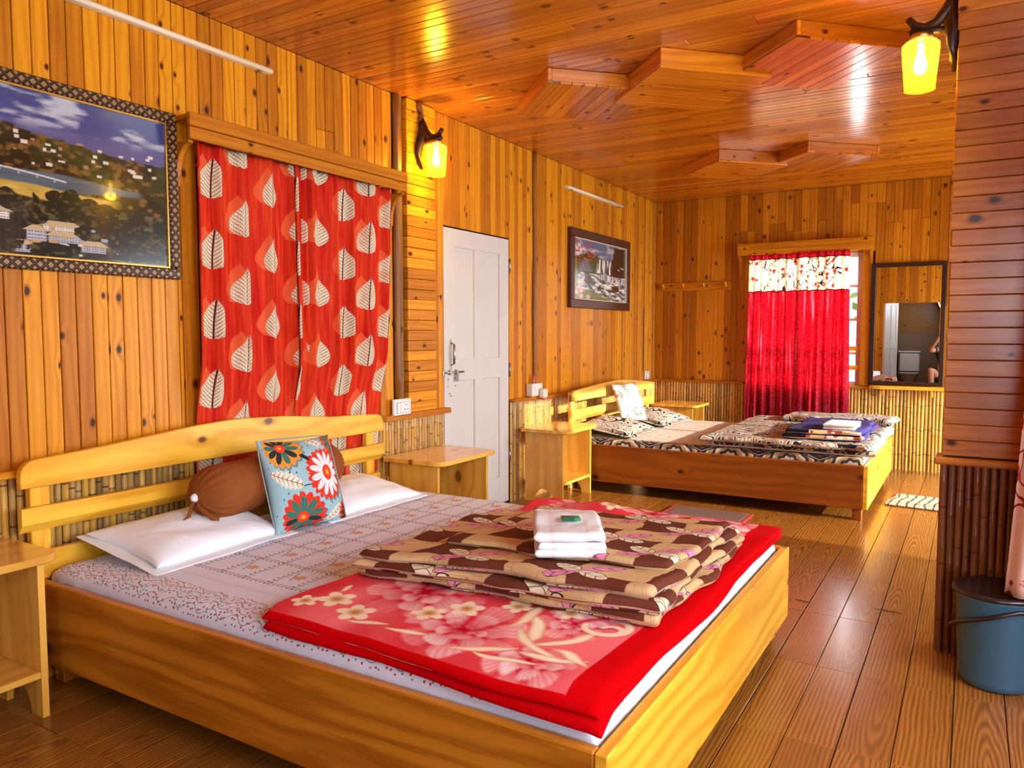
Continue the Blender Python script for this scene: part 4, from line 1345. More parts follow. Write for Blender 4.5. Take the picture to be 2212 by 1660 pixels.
# ================================================================== BEDS
def bed(label, x_head, x_foot, y0, y1, rail_m, foot_m, hb_m, hb_top_fn, figured=False):
    """x_head = front face of the headboard boards"""
    t = thing('bed', label, 'bed', (x_head, (y0 + y1) / 2, 0.0), 'wooden double beds')
    zr0, zr1 = 0.085, 0.385
    th = 0.034
    box('side_rail', (x_head - 0.03, x_foot - th), (y0, y0 + th), (zr0, zr1), rail_m, t, 0.004, 'x')
    box('side_rail', (x_head - 0.03, x_foot - th), (y1 - th, y1), (zr0, zr1), rail_m, t, 0.004, 'x')
    box('foot_rail', (x_foot - th + 0.0005, x_foot), (y0, y1), (zr0, zr1), foot_m, t, 0.004, 'y')
    for yy in (y0 + 0.045, y1 - 0.105):
        box('leg', (x_foot - 0.10, x_foot - 0.04), (yy, yy + 0.06), (0.0, 0.26), rail_m, t, 0.003, 'z')
        box('leg', (x_head + 0.005, x_head + 0.065), (yy, yy + 0.06), (0.0, 0.26), rail_m, t, 0.003, 'z')
    n = 9
    for i in range(n):
        xa = x_head + 0.10 + i * (x_foot - x_head - 0.28) / (n - 1)
        box('slat', (xa, xa + 0.09), (y0 + th, y1 - th), (0.262, 0.280), hb_m, t, 0.002, 'y')
    # headboard
    hy0, hy1 = y0 - 0.045, y1 + 0.035
    ys = np.linspace(0, 1, 25)
    poly = []
    tops = [(hy0 + (hy1 - hy0) * s, hb_top_fn(s)) for s in ys]
    rc = 0.055
    for a in np.linspace(math.pi, math.pi / 2, 6):
        poly.append((hy0 + rc + rc * math.cos(a), tops[0][1] - rc + rc * math.sin(a)))
    poly += tops[2:-2]
    for a in np.linspace(math.pi / 2, 0, 6):
        poly.append((hy1 - rc + rc * math.cos(a), tops[-1][1] - rc + rc * math.sin(a)))
    poly += [(hy1, 0.728), (hy0, 0.728)]
    cy = (hy0 + hy1) / 2
    me = prism('top_board', [(a - cy, b - 0.728) for a, b in poly], 0.030, hb_m, 'yz', 0.003)
    mobj('top_board', me, (x_head - 0.030, cy, 0.728), t)
    # middle board with a bevelled lower edge
    prof = [(-0.028, 0.563), (0.0, 0.596), (0.0, 0.656), (-0.028, 0.656)]
    me = prism('middle_board', prof, hy1 - hy0, hb_m, 'xz', 0.0)
    lay = me.uv_layers[0].data
    for poly_ in me.polygons:
        for li in poly_.loop_indices:
            co = me.vertices[me.loops[li].vertex_index].co
            lay[li].uv = (co.y, co.z)
    mobj('middle_board', me, (x_head, hy0, 0.0), t)
    box('lower_board', (x_head - 0.028, x_head), (hy0 + 0.03, hy1 - 0.03), (0.385, 0.490), hb_m, t, 0.004, 'y')
    for yy in (hy0 + 0.045, hy1 - 0.115):
        box('post', (x_head - 0.062, x_head - 0.030), (yy, yy + 0.07), (0.0, 0.80), hb_m, t, 0.003, 'z')
    return t
HB1 = lambda s: float(np.interp(s, [0, .1, .2, .37, .48, .63, .79, .96, 1], [.829, .838, .854, .884, .893, .879, .846, .830, .826]))
HB2 = lambda s: float(np.interp(s, [0, .1, .2, .38, .5, .62, .8, .96, 1], [.815, .822, .835, .852, .856, .850, .825, .800, .795]))
B1 = (0.105, 2.358, 1.452, 3.335)
B2 = (0.205, 2.420, 5.635, 7.425)
bed('near double bed with wide pine rails and arched slatted headboard', *B1, W_RAIL, W_BED, W_BED, HB1)
bed('far double bed by the end wall with streaked sunlit headboard', *B2, W_RAIL_SHADED, W_BED, W_HBF, HB2)

# mattresses and linen ------------------------------------------------
def soft_box(name, x0, x1, y0, y1, z0, z1, mat, edge, nu=60, nv=60, seed=1, amp=0.004, uv_xy=True):
    cx, cy = (x0 + x1) / 2, (y0 + y1) / 2
    return slab(name, (x1 - x0) / 2, (y1 - y0) / 2, z1 - z0, mat, nu, nv, edge, zoff=lambda X, Y: amp * wob(X, Y, seed), uvo=(cx, cy)), (cx, cy, (z0 + z1) / 2)
def drape(name, x0, x1, y0, y1, zt, zb, mat, rad, label_amp=0.006, seed=1, nx=110, ny=110, side_u=None):
    """sheet that follows a mattress: flat top, rounded shoulders, wrinkled sides. UV = unrolled position"""
    def prof(s, a0, a1):
        # s: unrolled coordinate; returns plan position and drop
        flat0, flat1 = a0 + rad, a1 - rad
        arc = rad * math.pi / 2
        p = np.where(s < flat0, flat0 - rad * np.sin(np.clip((flat0 - s) / rad, 0, math.pi / 2)), np.where(s > flat1, flat1 + rad * np.sin(np.clip((s - flat1) / rad, 0, math.pi / 2)), s))
        over = np.maximum(flat0 - s, s - flat1)
        d = np.where(over > 0, rad * (1 - np.cos(np.clip(over / rad, 0, math.pi / 2))) + np.maximum(over - arc, 0), 0)
        return p, d
    ext = rad * math.pi / 2 - rad + (zt - zb - rad)
    def mesh_fn(A, B):
        su = (x0 - ext) + (x1 - x0 + 2 * ext) * A
        sv = (y0 - ext) + (y1 - y0 + 2 * ext) * B
        X, dx = prof(su, x0, x1)
        Y, dy = prof(sv, y0, y1)
        D = np.maximum(dx, dy) + 0.25 * np.minimum(dx, dy)
        Z = zt - np.minimum(D, zt - zb)
        low = np.clip(D / (zt - zb), 0, 1)
        wr = label_amp * (wob(su * 1.2, sv * 1.2, seed) * 0.6) * (1 - low)
        Z = Z + wr * 0.8
        side = np.sin(su * 70 + 3 * np.sin(su * 9)) * 0.0035 * np.clip(low - 0.35, 0, 1)
        Y = Y + np.where(dy > dx, side * np.sign(sv - (y0 + y1) / 2), 0)
        sidex = np.sin(sv * 70 + 3 * np.sin(sv * 9)) * 0.0035 * np.clip(low - 0.35, 0, 1)
        X = X + np.where(dx >= dy, sidex * np.sign(su - (x0 + x1) / 2), 0)
        return X - (x0 + x1) / 2, Y - (y0 + y1) / 2, Z - zb
    me = grid(name, nx, ny, mesh_fn, mat, uvfn=lambda A, B: ((x0 - ext) + (x1 - x0 + 2 * ext) * A, (y0 - ext) + (y1 - y0 + 2 * ext) * B))
    return me, ((x0 + x1) / 2, (y0 + y1) / 2, zb)
me, loc = soft_box('mattress', 0.125, 2.305, 1.500, 3.285, 0.281, 0.428, TICKING, 0.05, seed=2, amp=0.001)
tag(mobj('mattress', me, loc), 'maroon lattice-print mattress showing under the lavender sheet', 'mattress')
me, loc = drape('bed_sheet', 0.118, 2.312, 1.494, 3.291, 0.436, 0.335, SHEET, 0.060, 0.006, 4)
o = tag(mobj('bed_sheet', me, loc), 'lavender white bed sheet with vine lattice and small flowers', 'bed sheet')
# the sheet is pulled up a little at the head of the near side
for v in me.vertices:
    w = v.co + Vector(loc)
    if w.y < 1.56 and w.x < 0.75 and w.z < 0.43:
        k = min(1, max(0, (0.75 - w.x) / 0.5))
        v.co.z += 0.045 * k * (0.43 - w.z) / 0.1
me, loc = soft_box('mattress', 0.225, 2.372, 5.680, 7.380, 0.281, 0.424, TICKING, 0.04, seed=6, amp=0.001)
tag(mobj('mattress', me, loc), 'mattress wholly covered by the damask cover on the far bed', 'mattress')
# far cover: UV v measured from the near bottom edge so the medallion border runs along the rail
x0, x1, y0, y1 = 0.218, 2.379, 5.674, 7.386
me, loc = drape('bed_cover', x0, x1, y0, y1, 0.432, 0.335, DAMASK, 0.03, 0.004, 8, 90, 80)
uvl = me.uv_layers[0].data
arr = np.zeros(len(uvl) * 2, dtype=np.float32)
uvl.foreach_get('uv', arr)
arr = arr.reshape(-1, 2)
arr[:, 1] -= arr[:, 1].min() - 0.0
uvl.foreach_set('uv', arr.ravel())
tag(mobj('bed_cover', me, loc), 'beige damask bed cover with dark medallion border on far bed', 'bed cover')

# pillows --------------------------------------------------------------
def pillow_mesh(name, a, b, T, mat, seed, nu=46, nv=36, crown=0.42, uv01=False, pinch=0.10, wrk=0.006):
    def half(sign):
        def fn(A, B):
            s, t = A * 2 - 1, B * 2 - 1
            s = np.sign(s) * (1 - (1 - np.abs(s)) ** 1.5)
            t = np.sign(t) * (1 - (1 - np.abs(t)) ** 1.5)
            h = ((1 - s ** 2) * (1 - t ** 2)).clip(0) ** crown
            x = a * s * (1 - pinch * (1 - np.abs(t) ** 2) * np.abs(s) ** 3)
            y = b * t * (1 - pinch * (1 - np.abs(s) ** 2) * np.abs(t) ** 3)
            z = sign * (T / 2) * h + wrk * (wob(x * 3, y * 3, seed) + 0.6 * wob(x * 9, y * 7, seed + 1)) * h ** 0.5
            return x, y, z
        return fn
    uvf = (lambda A, B: (A, B)) if uv01 else (lambda A, B: ((A - 0.5) * 2 * a, (B - 0.5) * 2 * b))
    m1 = grid(name, nu, nv, half(1), mat, uvfn=uvf)
    m2 = grid(name, nu, nv, half(-1), mat, uvfn=uvf)
    bm = bmesh.new()
    bm.from_mesh(m1)
    b2 = bmesh.new(); b2.from_mesh(m2)
    bmesh.ops.reverse_faces(b2, faces=b2.faces)
    b2.to_mesh(m2); b2.free()
    bm.from_mesh(m2)
    bmesh.ops.remove_doubles(bm, verts=bm.verts, dist=0.0008)
    bm.to_mesh(m1)
    bm.free()
    return m1
def put_rot(name, me, loc, rot_e, label, cat, group=None):
    o = bpy.data.objects.new(name, me)
    COL.objects.link(o)
    o.location = loc
    o.rotation_euler = rot_e
    WL[o.name] = Vector(loc)
    if label: tag(o, label, cat, group)
    return o
def pillow_with_hem(label, loc, rz, a, b, T, mat, seed, group, tilt=(0, 0)):
    o = put_rot('pillow', pillow_mesh('pillow', a, b, T, mat, seed), loc, (tilt[0], tilt[1], rz), label, 'pillow', group)
    me = slab('pillow_hem', a + 0.028, b + 0.022, 0.006, mat, 40, 30, 0.01, zoff=lambda X, Y: 0.006 * wob(X * 2.2, Y * 2.2, seed + 9))
    h = bpy.data.objects.new('pillow_hem', me); COL.objects.link(h); h.parent = o; h.location = (0, 0, -0.012)
    return o
pillow_with_hem('white cotton pillow at the near corner of the near bed', (0.330, 1.940, 0.490), 0.02, 0.215, 0.315, 0.115, PILLOW_W, 3, 'white pillows', (0, math.radians(9)))
pillow_with_hem('white cotton pillow beside the nightstand left of the door', (0.340, 2.815, 0.487), -0.04, 0.215, 0.315, 0.115, PILLOW_W, 5, 'white pillows', (0, math.radians(8)))

# brown bolster with tied ends
def bolster():
    L, R = 0.82, 0.104
    prof = []
    n = 40
    def fn(A, B):
        y = (A - 0.5) * L
        e = np.clip((L / 2 - np.abs(y)) / 0.13, 0, 1)
        r = R * np.sqrt(np.clip(1 - (1 - e) ** 2.2, 0, 1)) * (1 + 0.02 * np.sin(5 * A * 3)) + 0.012
        th = 2 * math.pi * B
        gather = 1 + 0.035 * np.sin(22 * th + 2 * np.sin(3 * th)) * (1 - e) ** 0.7
        r = r * gather
        return r * np.cos(th), y, r * np.sin(th) * 0.97
    return grid('bolster', 60, 97, fn, BOLSTER)
t = thing('bolster', 'brown bolster with white tied end resting on the white pillows', 'bolster', (0.325, 2.355, 0.640))
o = bpy.data.objects.new('cover', bolster()); COL.objects.link(o); o.parent = t
for s in (-1, 1):
    e = bpy.data.objects.new('stuffing_end', lathe('stuffing_end', [(0.0001, 0.028), (0.012, 0.024), (0.018, 0.012), (0.016, -0.01)], PILLOW_W, 14)); COL.objects.link(e); e.parent = t
    e.location = (0.0, s * 0.398, 0.0); e.rotation_euler = (-s * math.pi / 2, 0, 0)
k = bpy.data.objects.new('tie', tube('tie', [(0.01, -0.405, -0.012), (0.02, -0.412, -0.030), (0.03, -0.40, -0.052), (0.075, -0.39, -0.080), (0.09, -0.37, -0.088)], [0.007, 0.009, 0.011, 0.009, 0.006], BOLSTER, 8, squash=0.6)); COL.objects.link(k); k.parent = t
k = bpy.data.objects.new('tie', tube('tie', [(0.0, -0.405, -0.012), (-0.01, -0.420, -0.035), (-0.005, -0.44, -0.075), (0.02, -0.50, -0.088), (0.03, -0.56, -0.10)], [0.007, 0.009, 0.010, 0.008, 0.006], BOLSTER, 8, squash=0.6)); COL.objects.link(k); k.parent = t
t.rotation_euler = (math.radians(2), 0, math.radians(1.5))

# floral cushion standing against the bolster: local x = across, local y = up
me = pillow_mesh('cushion', 0.205, 0.205, 0.13, CUSHION, 8, 40, 40, 0.5, True, 0.08, 0.002)
z_ax = Vector((0.93, -0.02, 0.33)).normalized()
x_ax = Vector((0.035, 0.995, -0.04)).normalized()
y_ax = z_ax.cross(x_ax).normalized()
x_ax = y_ax.cross(z_ax).normalized()
cu = bpy.data.objects.new('cushion', me); COL.objects.link(cu)
cu.matrix_world = Matrix(((x_ax.x, y_ax.x, z_ax.x, 0.478), (x_ax.y, y_ax.y, z_ax.y, 2.392), (x_ax.z, y_ax.z, z_ax.z, 0.628), (0, 0, 0, 1)))
tag(cu, 'teal cushion with big red, white and green flowers leaning on bolster', 'cushion')
pipe = bpy.data.objects.new('piping', tube('piping', [(0.205 * math.copysign(abs(math.cos(a)) ** 0.22, math.cos(a)), 0.205 * math.copysign(abs(math.sin(a)) ** 0.22, math.sin(a)), 0) for a in np.linspace(0, 2 * math.pi, 61)], 0.003, plain('grey_piping', (0.30, 0.33, 0.33), 0.8), 6, False))
COL.objects.link(pipe); pipe.parent = cu

# red plush blanket (folded double) ------------------------------------
def blanket_layer(name, x0, x1, y0, y1, zc, T, seed, mat, shift=0.0, nu=80, nv=110):
    cx, cy = (x0 + x1) / 2, (y0 + y1) / 2
    def zoff(X, Y):
        yy = Y + cy
        xx = X + cx
        drop = -0.9 * np.clip(1.565 - yy, 0, 1) ** 1.35 - 0.5 * np.clip(xx - 2.30, 0, 1) ** 1.3
        lift = 0.046 * np.exp(-((yy - 3.12) / 0.085) ** 2) * (0.6 + 0.4 * np.sin(xx * 13)) * (1 if shift >= 0 else 0)
        return drop + lift + 0.0045 * wob(X * 2.0, Y * 2.0, seed)
    def warp(X, Y):
        return X + 0.010 * np.sin(Y * 6 + seed), Y + 0.008 * np.sin(X * 7 + seed) - 0.02 * (X / ((x1 - x0) / 2))
    return slab(name, (x1 - x0) / 2, (y1 - y0) / 2, T, mat, nu, nv, 0.014, warp=warp, zoff=zoff, uvo=((x1 - x0) / 2, (y1 - y0) / 2)), (cx, cy, zc)
t = thing('blanket', 'red plush blanket with pink flowers spread over the foot of near bed', 'blanket', (1.82, 2.32, 0.436))
me, loc = blanket_layer('lower_fold', 1.235, 2.335, 1.488, 3.285, 0.449, 0.020, 2, RED_BIND, -1)
mobj('lower_fold', me, loc, t)
me, loc = blanket_layer('upper_fold', 1.225, 2.330, 1.500, 3.300, 0.467, 0.018, 3, BLANKET, nu=300, nv=460)
_cu = np.zeros(len(me.loops) * 2, dtype=np.float32); me.uv_layers[0].data.foreach_get('uv', _cu)
_vi = np.zeros(len(me.loops), dtype=np.int32); me.loops.foreach_get('vertex_index', _vi)
_pu = np.zeros((len(me.vertices), 2)); _pu[_vi] = _cu.reshape(-1, 2)
_rgb = blanket_rgb(_pu[:, 0], _pu[:, 1])
_ca = me.color_attributes.new('print', 'FLOAT_COLOR', 'POINT')
_ca.data.foreach_set('color', np.concatenate([_rgb, np.ones((len(_rgb), 1))], 1).astype(np.float32).ravel())
mobj('upper_fold', me, loc, t)

# folded quilt on the blanket ------------------------------------------
def fold_slab(name, x0, x1, y0, y1, zc, T, seed, mat, edge, wav=0.014, zw=0.005, nu=70, nv=60, skew=0.0, uvo=(0, 0), wedge=None):
    hx_, hy_ = (x1 - x0) / 2, (y1 - y0) / 2
    wf = (lambda X, Y: wedge[0] * (X / hx_ - Y / hy_)) if wedge else (lambda X, Y: 0.0)
    wz = wedge[1] if wedge else 0.0
    def warp(X, Y):
        return X + wav * np.sin(Y * 9 + seed * 1.3) + wav * 0.5 * np.sin(Y * 23 + seed), Y + wav * np.sin(X * 8 + seed * 2.1) + wav * 0.6 * np.sin(X * 21 + seed) + skew * X
    return slab(name, hx_, hy_, T, mat, nu, nv, edge, warp=warp, zoff=lambda X, Y: zw * wob(X * 3.2, Y * 3.2, seed) + wz * wf(X, Y), uvo=uvo, tfn=(lambda X, Y: 1.0 + wf(X, Y)) if wedge else None), ((x0 + x1) / 2, (y0 + y1) / 2, zc)
t = thing('quilt', 'brown folded quilt with beige patches and pink leaves on red blanket', 'quilt', (1.81, 2.45, 0.478))
zq = 0.478
for k, (x0, x1, y0, y1, T, sd) in enumerate(((1.255, 2.290, 1.925, 2.850, 0.029, 1), (1.240, 2.280, 1.910, 2.835, 0.029, 4), (1.265, 2.275, 1.935, 2.825, 0.030, 7))):
    me, loc = fold_slab('fold', x0, x1, y0, y1, zq + T / 2, T, sd, QUILT, 0.020, 0.012, 0.005, skew=0.06, uvo=(0.13 * k, 0.07 * k), wedge=(0.16, zq + T / 2 - 0.478))
    mobj('fold', me, loc, t)
    zq += T * 0.93
me, loc = fold_slab('fold', 1.47, 2.255, 2.110, 2.800, zq + 0.014, 0.026, 11, QUILT, 0.018, 0.010, 0.004, skew=0.04, uvo=(0.21, 0.33), wedge=(0.13, zq - 0.478))
mobj('fold', me, loc, t)
zq += 0.028

# white towel with a soap packet ---------------------------------------
t = thing('towel', 'folded white towel with green packet lying on the brown quilt', 'towel', (1.865, 2.235, zq))
t.rotation_euler = (0, 0, math.radians(-60 + 90))
def towel_fold(nm, hx_, hy_, T, z, sd, par, dx=0.0):
    me = slab(nm, hx_, hy_, T, TERRY, 40, 34, T * 0.5, zoff=lambda X, Y: 0.004 * wob(X * 6, Y * 6, sd) + 0.012 * np.exp(-((Y - 0.03) / 0.06) ** 2) * (1 if sd == 3 else 0))
    o = bpy.data.objects.new(nm, me); COL.objects.link(o); o.parent = par; o.location = (dx, 0, z)
    return o
towel_fold('fold', 0.112, 0.175, 0.028, 0.014, 1, t)
towel_fold('fold', 0.106, 0.172, 0.028, 0.038, 2, t, 0.005)
towel_fold('fold', 0.112, 0.170, 0.032, 0.064, 3, t, -0.003)
begin('green_wrapper')
_x, _y, _z = OBJ()
GREENP = finish(mixc((0.0, 0.10, 0.05), (0.02, 0.28, 0.16), sst(0.008, 0.012, _x)), 0.2, coat=0.6)
o = put_rot('soap_packet', box_mesh(0.062, 0.034, 0.010, GREENP, 0.003, 'x'), (1.890, 2.205, zq + 0.096), (0.05, 0.03, math.radians(38)), 'small dark green soap packet lying on the white towel', 'soap packet')

# far bed: damask pillows, cushion, folded quilt, blue blanket, towel
pillow_with_hem('damask pillow on the near side of the far bed', (0.405, 6.07, 0.495), 0.05, 0.22, 0.33, 0.13, SWIRL, 13, 'damask pillows of the far bed', (0, math.radians(9)))
pillow_with_hem('damask pillow on the wall side of the far bed', (0.405, 6.98, 0.495), -0.05, 0.22, 0.34, 0.13, SWIRL, 17, 'damask pillows of the far bed', (0, math.radians(9)))
me = pillow_mesh('cushion', 0.185, 0.185, 0.11, CUSHION2, 18, 30, 30, 0.5, True, 0.08, 0.002)
z_ax = Vector((0.88, -0.22, 0.34)).normalized()
x_ax = Vector((0.2, 0.97, 0.0)).normalized()
y_ax = z_ax.cross(x_ax).normalized(); x_ax = y_ax.cross(z_ax).normalized()
c2 = bpy.data.objects.new('cushion', me); COL.objects.link(c2)
c2.matrix_world = Matrix(((x_ax.x, y_ax.x, z_ax.x, 0.37), (x_ax.y, y_ax.y, z_ax.y, 6.42), (x_ax.z, y_ax.z, z_ax.z, 0.668), (0, 0, 0, 1)))
tag(c2, 'pale floral cushion propped against the far headboard', 'cushion')
t = thing('quilt', 'folded damask quilt with rolled edges at the foot of far bed', 'quilt', (1.87, 6.5, 0.434))
for k, (x0, x1, y0, y1, zc, T, sd) in enumerate(((1.290, 2.440, 5.69, 7.34, 0.456, 0.042, 2), (1.260, 2.425, 5.65, 7.36, 0.497, 0.046, 5))):
    me, loc = fold_slab('fold', x0, x1, y0, y1, zc, T, sd, SWIRL if k else DAMASK, 0.03, 0.012, 0.004, uvo=(0.4 * k, 0.9))
    mobj('fold', me, loc, t)
me, loc = fold_slab('fold', 1.60, 2.465, 6.92, 7.36, 0.548, 0.058, 9, SWIRL, 0.035, 0.014, 0.006)
mobj('fold', me, loc, t)
t = thing('blanket', 'folded blue blanket with brown patchwork edge on the far bed', 'blanket', (2.05, 6.2, 0.535))
me, loc = fold_slab('fold', 1.83, 2.36, 5.78, 6.78, 0.540, 0.036, 3, BLUEB, 0.02, 0.008, 0.003, uvo=(0.265, 0.5))
mobj('fold', me, loc, t)
me, loc = fold_slab('fold', 1.84, 2.35, 5.80, 6.74, 0.573, 0.034, 6, BLUEB, 0.02, 0.008, 0.003, uvo=(0.255, 0.5))
mobj('fold', me, loc, t)
t = thing('towel', 'small white folded towel on the blue blanket of far bed', 'towel', (2.2, 6.03, 0.604))
for k in range(2):
    me, loc = fold_slab('fold', 2.085, 2.30, 5.88, 6.20, 0.603 + 0.022 * k, 0.022, 4 + k, TERRY, 0.011, 0.003, 0.001, 24, 24)
    mobj('fold', me, loc, t)

# ================================================================== NIGHTSTANDS
def nightstand(label, x1, y0, y1, mat, arch='round', group='pine nightstands', ztop=0.56, x0=0.045):
    """open nightstand against the left wall: side panels with arched feet, top with rounded front corners, low shelf"""
    t = thing('nightstand', label, 'nightstand', ((x0 + x1) / 2, (y0 + y1) / 2, 0), group)
    tt = 0.026
    zt = ztop - tt
    # side panels with an arch cut at the floor
    xa, xb = x0 + 0.02, x1 - 0.055
    xm = (xa + xb) / 2
    R = (xb - xa) * 0.27
    arc = [(xm + R * math.cos(a), R * 1.15 * math.sin(a)) for a in np.linspace(0, math.pi, 11)]
    poly = [(xb, 0.0), (xb, zt), (xa, zt), (xa, 0.0)] + [p for p in arc[::-1]]
    for yy in (y0 + 0.035, y1 - 0.035 - 0.022):
        me = prism('side_panel', [(a - xm, b) for a, b in poly], 0.022, mat, 'xz', 0.0, 1)
        mobj('side_panel', me, (xm, yy, 0.0), t)
    box('shelf', (xa, xb - 0.002), (y0 + 0.057, y1 - 0.057), (0.135, 0.157), mat, t, 0.002, 'y')
    box('back_rail', (xa, xa + 0.016), (y0 + 0.057, y1 - 0.057), (zt - 0.10, zt), mat, t, 0.002, 'y')
    rc = 0.06
    poly = [(x0, y0), (x1 - rc, y0)] + [(x1 - rc + rc * math.sin(a), y0 + rc - rc * math.cos(a)) for a in np.linspace(0.2, math.pi / 2, 6)] + \
           [(x1 - rc + rc * math.cos(a), y1 - rc + rc * math.sin(a)) for a in np.linspace(0, math.pi / 2 - 0.2, 6)] + [(x1 - rc, y1), (x0, y1)]
    cx, cy = (x0 + x1) / 2, (y0 + y1) / 2
    me = prism('top', [(a - cx, b - cy) for a, b in poly], tt, mat, 'xy', 0.003, 1)
    mobj('top', me, (cx, cy, zt), t)
    return t
nightstand('glossy pine nightstand at the lower left, cut by the picture edge', 0.425, 0.83, 1.375, W_NS)
n2 = nightstand('pine nightstand between the near bed and the white door', 0.470, 3.432, 4.030, W_NS)
nightstand('pine nightstand with round floor cutout in front of the far bed', 0.445, 5.030, 5.605, W_NS)
nightstand('pine nightstand in the far corner behind the damask pillows', 0.640, 7.520, 7.995, W_NS, x0=0.16)
# ================================================================== LAMPS
begin('amber_glass')
_u, _v = UV()
_o = node('ShaderNodeOutputMaterial'); _p = node('ShaderNodeBsdfPrincipled'); _t = node('ShaderNodeBsdfTransparent'); _tl = node('ShaderNodeBsdfTranslucent')
_m = node('ShaderNodeMixShader'); _m2 = node('ShaderNodeMixShader')
_lines = sst(0.10, 0.04, absn(fract(_v * 62.0) - 0.5))
_t.inputs['Color'].default_value = (1.0, 0.90, 0.42, 1)
put_in(_tl.inputs['Color'], mixc((1.0, 0.66, 0.06), (0.50, 0.22, 0.01), _lines))
_p.inputs['Base Color'].default_value = (0.9, 0.6, 0.1, 1); _p.inputs['Roughness'].default_value = 0.08
_m.inputs[0].default_value = 0.34
link(_t.outputs[0], _m.inputs[1]); link(_tl.outputs[0], _m.inputs[2])
_m2.inputs[0].default_value = 0.08
link(_m.outputs[0], _m2.inputs[1]); link(_p.outputs[0], _m2.inputs[2]); link(_m2.outputs[0], _o.inputs[0])
AMBER = g.m
BULB = plain('lit_bulb', (1, 0.9, 0.7), 0.4, emit=(1.0, 0.86, 0.55), emit_s=40.0)

def lamp(label, wall, y, zc, s, scale, energy, pole_top):
    """wall lantern: wall = x of the wall face, s = +1/-1 direction into the room"""
    t = thing('wall_lamp', label, 'lamp', (wall, y, zc), 'carved wall lanterns')
    K = scale
    def P(x, yy, z): return (s * x * K, yy * K, z * K)
    def add(nm, me, par=None):
        o = bpy.data.objects.new(nm, me); COL.objects.link(o); o.parent = par or t
        return o
    pt = (pole_top - zc) / K
    add('pole', tube('pole', [P(0.012, -0.01 + 0.012 * math.sin(i), 0.18 + (pt - 0.18) * i / 6) for i in range(7)], [0.017 * K * (1 + 0.12 * math.sin(i * 2)) for i in range(7)], W_POST, 8))
    add('back_plate', tube('back_plate', [P(0.012, 0.0, 0.205), P(0.020, 0.012, 0.15), P(0.020, 0.0, 0.09), P(0.018, -0.03, 0.03), P(0.016, -0.035, -0.02), P(0.013, -0.02, -0.07), P(0.010, 0.01, -0.105)], [0.012 * K, 0.028 * K, 0.034 * K, 0.026 * K, 0.020 * K, 0.014 * K, 0.006 * K], W_DARK, 10))
    add('arm', tube('arm', [P(0.015, 0.0, 0.165), P(0.040, 0.0, 0.120), P(0.075, 0.0, 0.085), P(0.115, 0.0, 0.075), P(0.150, 0.0, 0.090), P(0.172, 0.0, 0.118)], [0.024 * K, 0.026 * K, 0.020 * K, 0.016 * K, 0.015 * K, 0.012 * K], W_DARK, 10))
    add('shelf_arm', tube('shelf_arm', [P(0.01, 0.0, 0.052), P(0.08, 0.0, 0.058), P(0.165, 0.0, 0.066)], [0.015 * K, 0.014 * K, 0.014 * K], W_DARK, 8))
    h = add('holder', lathe('holder', [(0.001, 0.024 * K), (0.038 * K, 0.022 * K), (0.042 * K, 0.010 * K), (0.034 * K, 0.0), (0.001, 0.0)], BRASS, 20))
    h.location = P(0.125, 0, 0.028)
    sh = lathe('shade', [(0.030 * K, 0.013 * K), (0.056 * K, 0.006 * K), (0.066 * K, -0.004 * K), (0.0675 * K, -0.020 * K), (0.062 * K, -0.085 * K), (0.055 * K, -0.165 * K), (0.0545 * K, -0.176 * K), (0.051 * K, -0.174 * K), (0.0515 * K, -0.165 * K), (0.0585 * K, -0.085 * K), (0.064 * K, -0.020 * K)], AMBER, 36)
    shade = add('shade', sh)
    shade.location = P(0.125, 0, 0.016)
    b = add('bulb', lathe('bulb', [(0.001, -0.118 * K), (0.014 * K, -0.114 * K), (0.022 * K, -0.098 * K), (0.024 * K, -0.082 * K), (0.018 * K, -0.055 * K), (0.012 * K, -0.035 * K), (0.012 * K, 0.0)], BULB, 18))
    b.location = P(0.125, 0, 0.016)
    l = light('lamp_light', 'POINT', (wall + s * 0.125 * K, y, zc - 0.075 * K), energy, (1.0, 0.74, 0.12), shadow_soft_size=0.03)
    return t
lamp('lit amber glass wall lantern on the panel left of the white door', 0.030, 3.825, 2.405, 1, 1.0, 62, ZC)
lamp('lit amber glass wall lantern on the end of the stub wall', PX, PY + 0.055, 2.425, -1, 1.03, 42, ZC)

# ================================================================== TUBE LIGHTS (switched off)
BATTEN = plain('batten_white', (0.86, 0.74, 0.52), 0.4)
def batten(label, y0, y1, z):
    t = thing('tube_light', label, 'light', (0.0, (y0 + y1) / 2, z), 'unlit tube lights')
    box('body', (0.0, 0.022), (y0, y1), (z - 0.004, z + 0.024), BATTEN, t, 0.003, 'y')
    mobj('diffuser', tube('diffuser', [(0.028, y0 + 0.004, z + 0.008), (0.028, y1 - 0.004, z + 0.008)], 0.013, BATTEN, 12), (0, 0, 0), t)
    for yy in (y0 + 0.08, y1 - 0.08):
        box('clip', (0.0, 0.034), (yy, yy + 0.016), (z - 0.010, z - 0.003), STEEL, t, 0.001, 'y')
    return t
batten('white tube light above the large landscape picture', 1.46, 2.667, 2.548)
batten('white tube light above the waterfall picture', 5.84, 7.03, 2.512)

